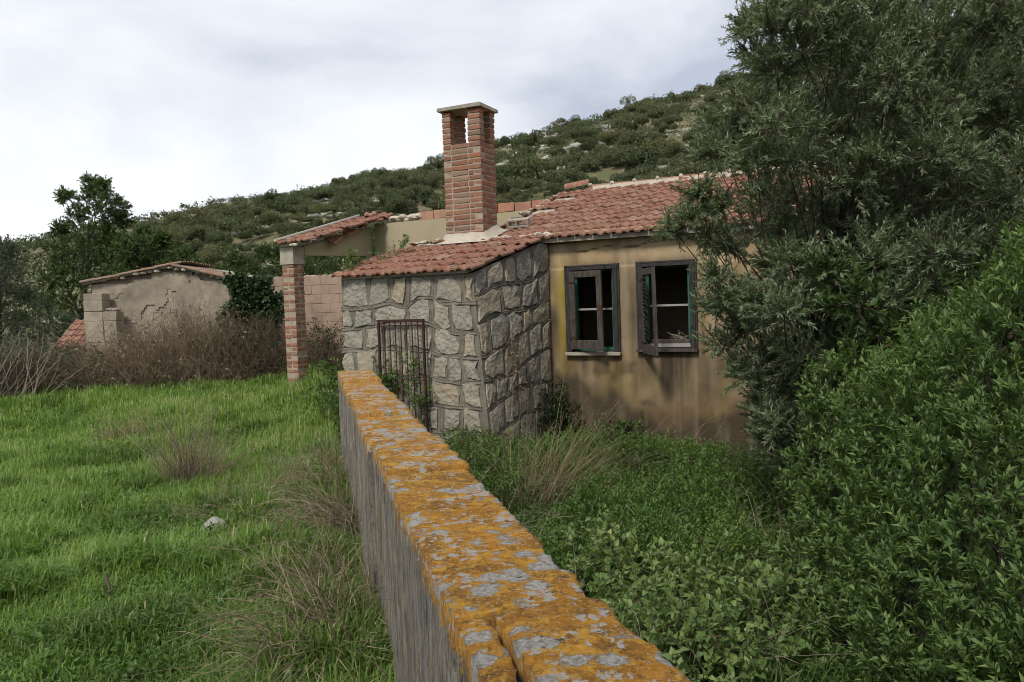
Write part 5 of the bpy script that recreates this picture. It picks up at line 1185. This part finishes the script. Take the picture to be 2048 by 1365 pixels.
# --- brambles
def thicket(name, label, blobs, n, mat, seed, leaves=0, leafmat=None, rad=.0045, droop=1.0, group=None):
    """blobs: (px,py_base,Y,width,height)"""
    r = np.random.default_rng(seed); b0 = at(blobs[0][0], blobs[0][1], blobs[0][2]); B = np.array([b0[0], blobs[0][2], .2]); t = thing(name, label, 'brambles', tuple(B), 0, group); paths = []
    for (px, py, Y, wd, ht) in blobs:
        c = at(px, py, Y); k = int(n * wd * ht); a = np.stack([r.normal(0, wd * .5, k), r.normal(0, .45, k)], -1); z = gz(c[0] + a[:, 0], Y + a[:, 1])
        s = np.stack([c[0] + a[:, 0], Y + a[:, 1], z], -1); prof = np.exp(-(a[:, 0] / (wd * .75)) ** 2)
        e = s + np.stack([r.normal(0, .55, k), r.normal(-.15, .45, k), 0 * z], -1); e[:, 2] = z + ht * prof * r.uniform(.0, .95, k); m_ = (s + e) / 2; m_[:, 2] = z + ht * prof * r.uniform(.6, 1.55, k); m_[:, :2] += r.normal(0, .22, (k, 2))
        u = np.linspace(0, 1, 9)[None, :, None]; p = (1 - u) ** 2 * s[:, None] + 2 * u * (1 - u) * m_[:, None] + u * u * e[:, None]; w = r.normal(0, .035, (k, 9, 3)); w[:, 0] = 0; paths.append(p + w)
    P = np.concatenate(paths) - B; V, F = twig_mesh(P, rad, rad * .4); o = link('canes', np_mesh('canes', V, [F]), mat, t); o['kind'] = 'stuff'
    if leaves:
        idx = r.integers(0, len(P), leaves); k = r.integers(3, 9, leaves); S = P[idx, k]; pr, _ = sprigs(S, rand_dirs(leaves, r) + np.array([[0, 0, .4]]), r.uniform(.05, .12, leaves), 3, .06, .035, r, spread=1.2, whorl=1); veg_obj('leaves', pr, leafmat, t, 'stuff')
    return t
thicket('bramble_thicket', 'big brown tangle of dead brambles before the outbuilding gable', [(385, 790, 16.2, 1.0, 1.75), (300, 795, 16.0, 1.1, 1.35), (220, 800, 15.8, 1.1, 1.1), (450, 785, 16.3, .8, 1.55), (340, 790, 15.7, 1.4, 1.0)], 400, M_BRAMBLE2, 91, 900, M_DULLSTRAW)
thicket('bramble_thicket', 'dark bramble patch between the outbuilding and the brick pillar', [(530, 775, 16.6, .9, 1.5), (490, 780, 16.4, .7, 1.2), (650, 760, 16.5, .8, 1.25)], 420, M_BRAMBLE, 92, 1500, M_IVY)
thicket('bramble_thicket', 'green and brown brambles at the left edge below the shed', [(120, 805, 15.4, 1.4, 1.0), (40, 815, 15.0, 1.3, 1.05), (-40, 820, 14.8, 1.3, 1.1)], 340, M_BRAMBLE, 93, 2600, M_TREE2)
r = np.random.default_rng(94); paths = []
for i in range(34):
    p = at(r.uniform(-40, 90), 815, 13.9); s0 = np.array([p[0], 13.9 + r.normal(0, .25), float(gz(np.array([p[0]]), np.array([13.9]))[0])]); tip = s0 + np.array([r.normal(.35, .35), r.normal(0, .2), r.uniform(.5, 1.35)]); u = np.linspace(0, 1, 5)[:, None]; paths.append(s0 * (1 - u) + tip * u + r.normal(0, .02, (5, 3)))
V, F = tube_arrays(paths, [np.linspace(.008, .003, 5)] * len(paths), 5); tag(link('dry_canes', np_mesh('dry_canes', V, [F], smooth=True), M_CANE), 'bundle of pale leaning dry canes at the left edge of the meadow', 'canes')
# ivy over the corner of the outbuilding
def ivy():
    r = np.random.default_rng(95); n = 5200; poly = [(470, 548), (530, 555), (560, 600), (565, 690), (540, 740), (480, 730), (440, 690), (445, 640), (462, 600)]
    P = r.uniform((430, 540), (570, 745), (n * 2, 2)); P = P[poly_mask(P[:, 0] + 26 * (fbm(np.stack([P[:, 1] * .05, P[:, 0] * .02, 0 * P[:, 0]], -1), 6, 3) - .5) * 2, P[:, 1] + 20 * (fbm(np.stack([P[:, 0] * .06, P[:, 1] * 0, 0 * P[:, 0]], -1), 7, 3) - .5) * 2, poly)][:n]; Y = r.uniform(16.9, 17.4, len(P)); W = np.array([at(a, b, y) for (a, b), y in zip(P, Y)]); B = np.array([at(500, 740, 17.3)[0], 17.3, .3])
    t = thing('ivy', 'dark ivy smothering the right corner of the block outbuilding', 'ivy', tuple(B)); D = nrm(np.array([[0, -.9, -.1]]) + .8 * rand_dirs(len(W), r)); pr, tw = sprigs(W - B, D, r.uniform(.08, .18, len(W)), 3, .085, .075, r, spread=1.1); veg_obj('leaves', pr, M_IVY, t, 'stuff'); V, F = twig_mesh(tw[::6], .004, .002); o = link('stems', np_mesh('stems', V, [F]), M_TWIG, t); o['kind'] = 'stuff'
ivy()
# climbing weeds at the gate, the annex corner and the roofs (house coordinates)
def climber(name, label, pts, n, leafL, leafW, mat, seed, jit=.07, cat='weeds', up=.5, stem=True, ln=.14):
    r = np.random.default_rng(seed); pts = np.asarray(pts, float); W = h2w(pts); B = W[0].copy(); t = thing(name, label, cat, tuple(B)); i = r.integers(0, len(W), n); S = W[i] + r.normal(0, jit, (n, 3)) - B
    D = nrm(np.array([[0, -.2, up]]) + .8 * rand_dirs(n, r)); pr, tw = sprigs(S, D, r.uniform(.6, 1.3, n) * ln, 4, leafL, leafW, r, spread=1.1, whorl=2); veg_obj('leaves', pr, mat, t, 'stuff'); V, F = twig_mesh(tw, .003, .0012); o = link('stems', np_mesh('stems', V, [F]), M_TWIG, t); o['kind'] = 'stuff'; return t
climber('climbing_weed', 'green climber tangled through the left bars of the iron gate', [(-1.50, -1.78, -.80), (-1.45, -1.78, -.92), (-1.40, -1.78, -1.02), (-1.52, -1.78, -1.0)], 80, .05, .03, M_WEED, 1)
climber('climbing_weed', 'light green weed climbing the right bars of the iron gate', [(-1.05, -1.78, -.72), (-1.02, -1.78, -.9), (-1.0, -1.79, -1.1), (-.98, -1.8, -1.3), (-1.05, -1.8, -1.5)], 90, .05, .022, M_WEED, 2)
climber('wall_weed', 'dry and green weeds hanging on the corner of the outhouse', [(-.02, -1.2, -.35), (-.02, -1.15, -.6), (.02, -1.15, -.85), (.03, -1.1, -1.1), (.03, -1.0, -.5)], 70, .06, .010, M_DULLSTRAW, 3, up=-.9)
climber('ground_weed', 'dark leafy weed in the corner between outhouse and house wall', [(.12, -.25, -1.75), (.2, -.3, -1.5), (.15, -.2, -1.3), (.3, -.3, -1.8), (.05, -.4, -1.6), (.25, -.2, -1.65)], 240, .055, .03, M_IVY, 4, .09)
climber('ground_weed', 'leafy weeds growing at the foot of the ochre wall', [(.75, -.2, -1.85), (.95, -.2, -1.75), (.7, -.25, -1.95), (1.1, -.2, -1.85), (.45, -.25, -1.95), (1.15, -.2, -1.7)], 170, .055, .03, M_WEED, 5, .08)
climber('roof_weed', 'small weeds sprouting on the left edge of the outhouse roof', [(-2.2, -1.55, .52), (-2.15, -1.3, .58), (-2.1, -1.1, .65), (-1.95, -.8, .74), (-2.0, -1.0, .68)], 60, .035, .012, M_SHRUB, 6, .05, ln=.10)
climber('roof_weed', 'upright green plant on the outhouse roof corner', [(-2.18, -1.45, .55), (-2.18, -1.45, .65), (-2.18, -1.44, .73)], 26, .05, .016, M_SHRUB, 7, .02, ln=.09)
climber('roof_weed', 'leafy plant on the outhouse roof below the chimney', [(-1.85, -.75, .80), (-1.83, -.72, .88), (-1.82, -.72, .94)], 18, .05, .02, M_SHRUB, 8, .025, ln=.09)
climber('ground_weed', 'green weeds behind the far end of the lichen wall', [(-2.6, -1.6, -1.5), (-2.5, -1.5, -1.2), (-2.9, -1.3, -1.5), (-3.2, -1.0, -1.5), (-2.6, -1.4, -.95), (-3.4, -.6, -1.4), (-3.0, -.9, -1.2)], 330, .06, .03, M_WEED, 9, .16)
thicket('dead_creeper', 'grey dead creeper stems at the foot of the stone corner', [(930, 860, 9.1, .38, .75), (860, 840, 9.5, .3, .6)], 900, M_BRAMBLE, 96, 260, M_WEED, rad=.003)
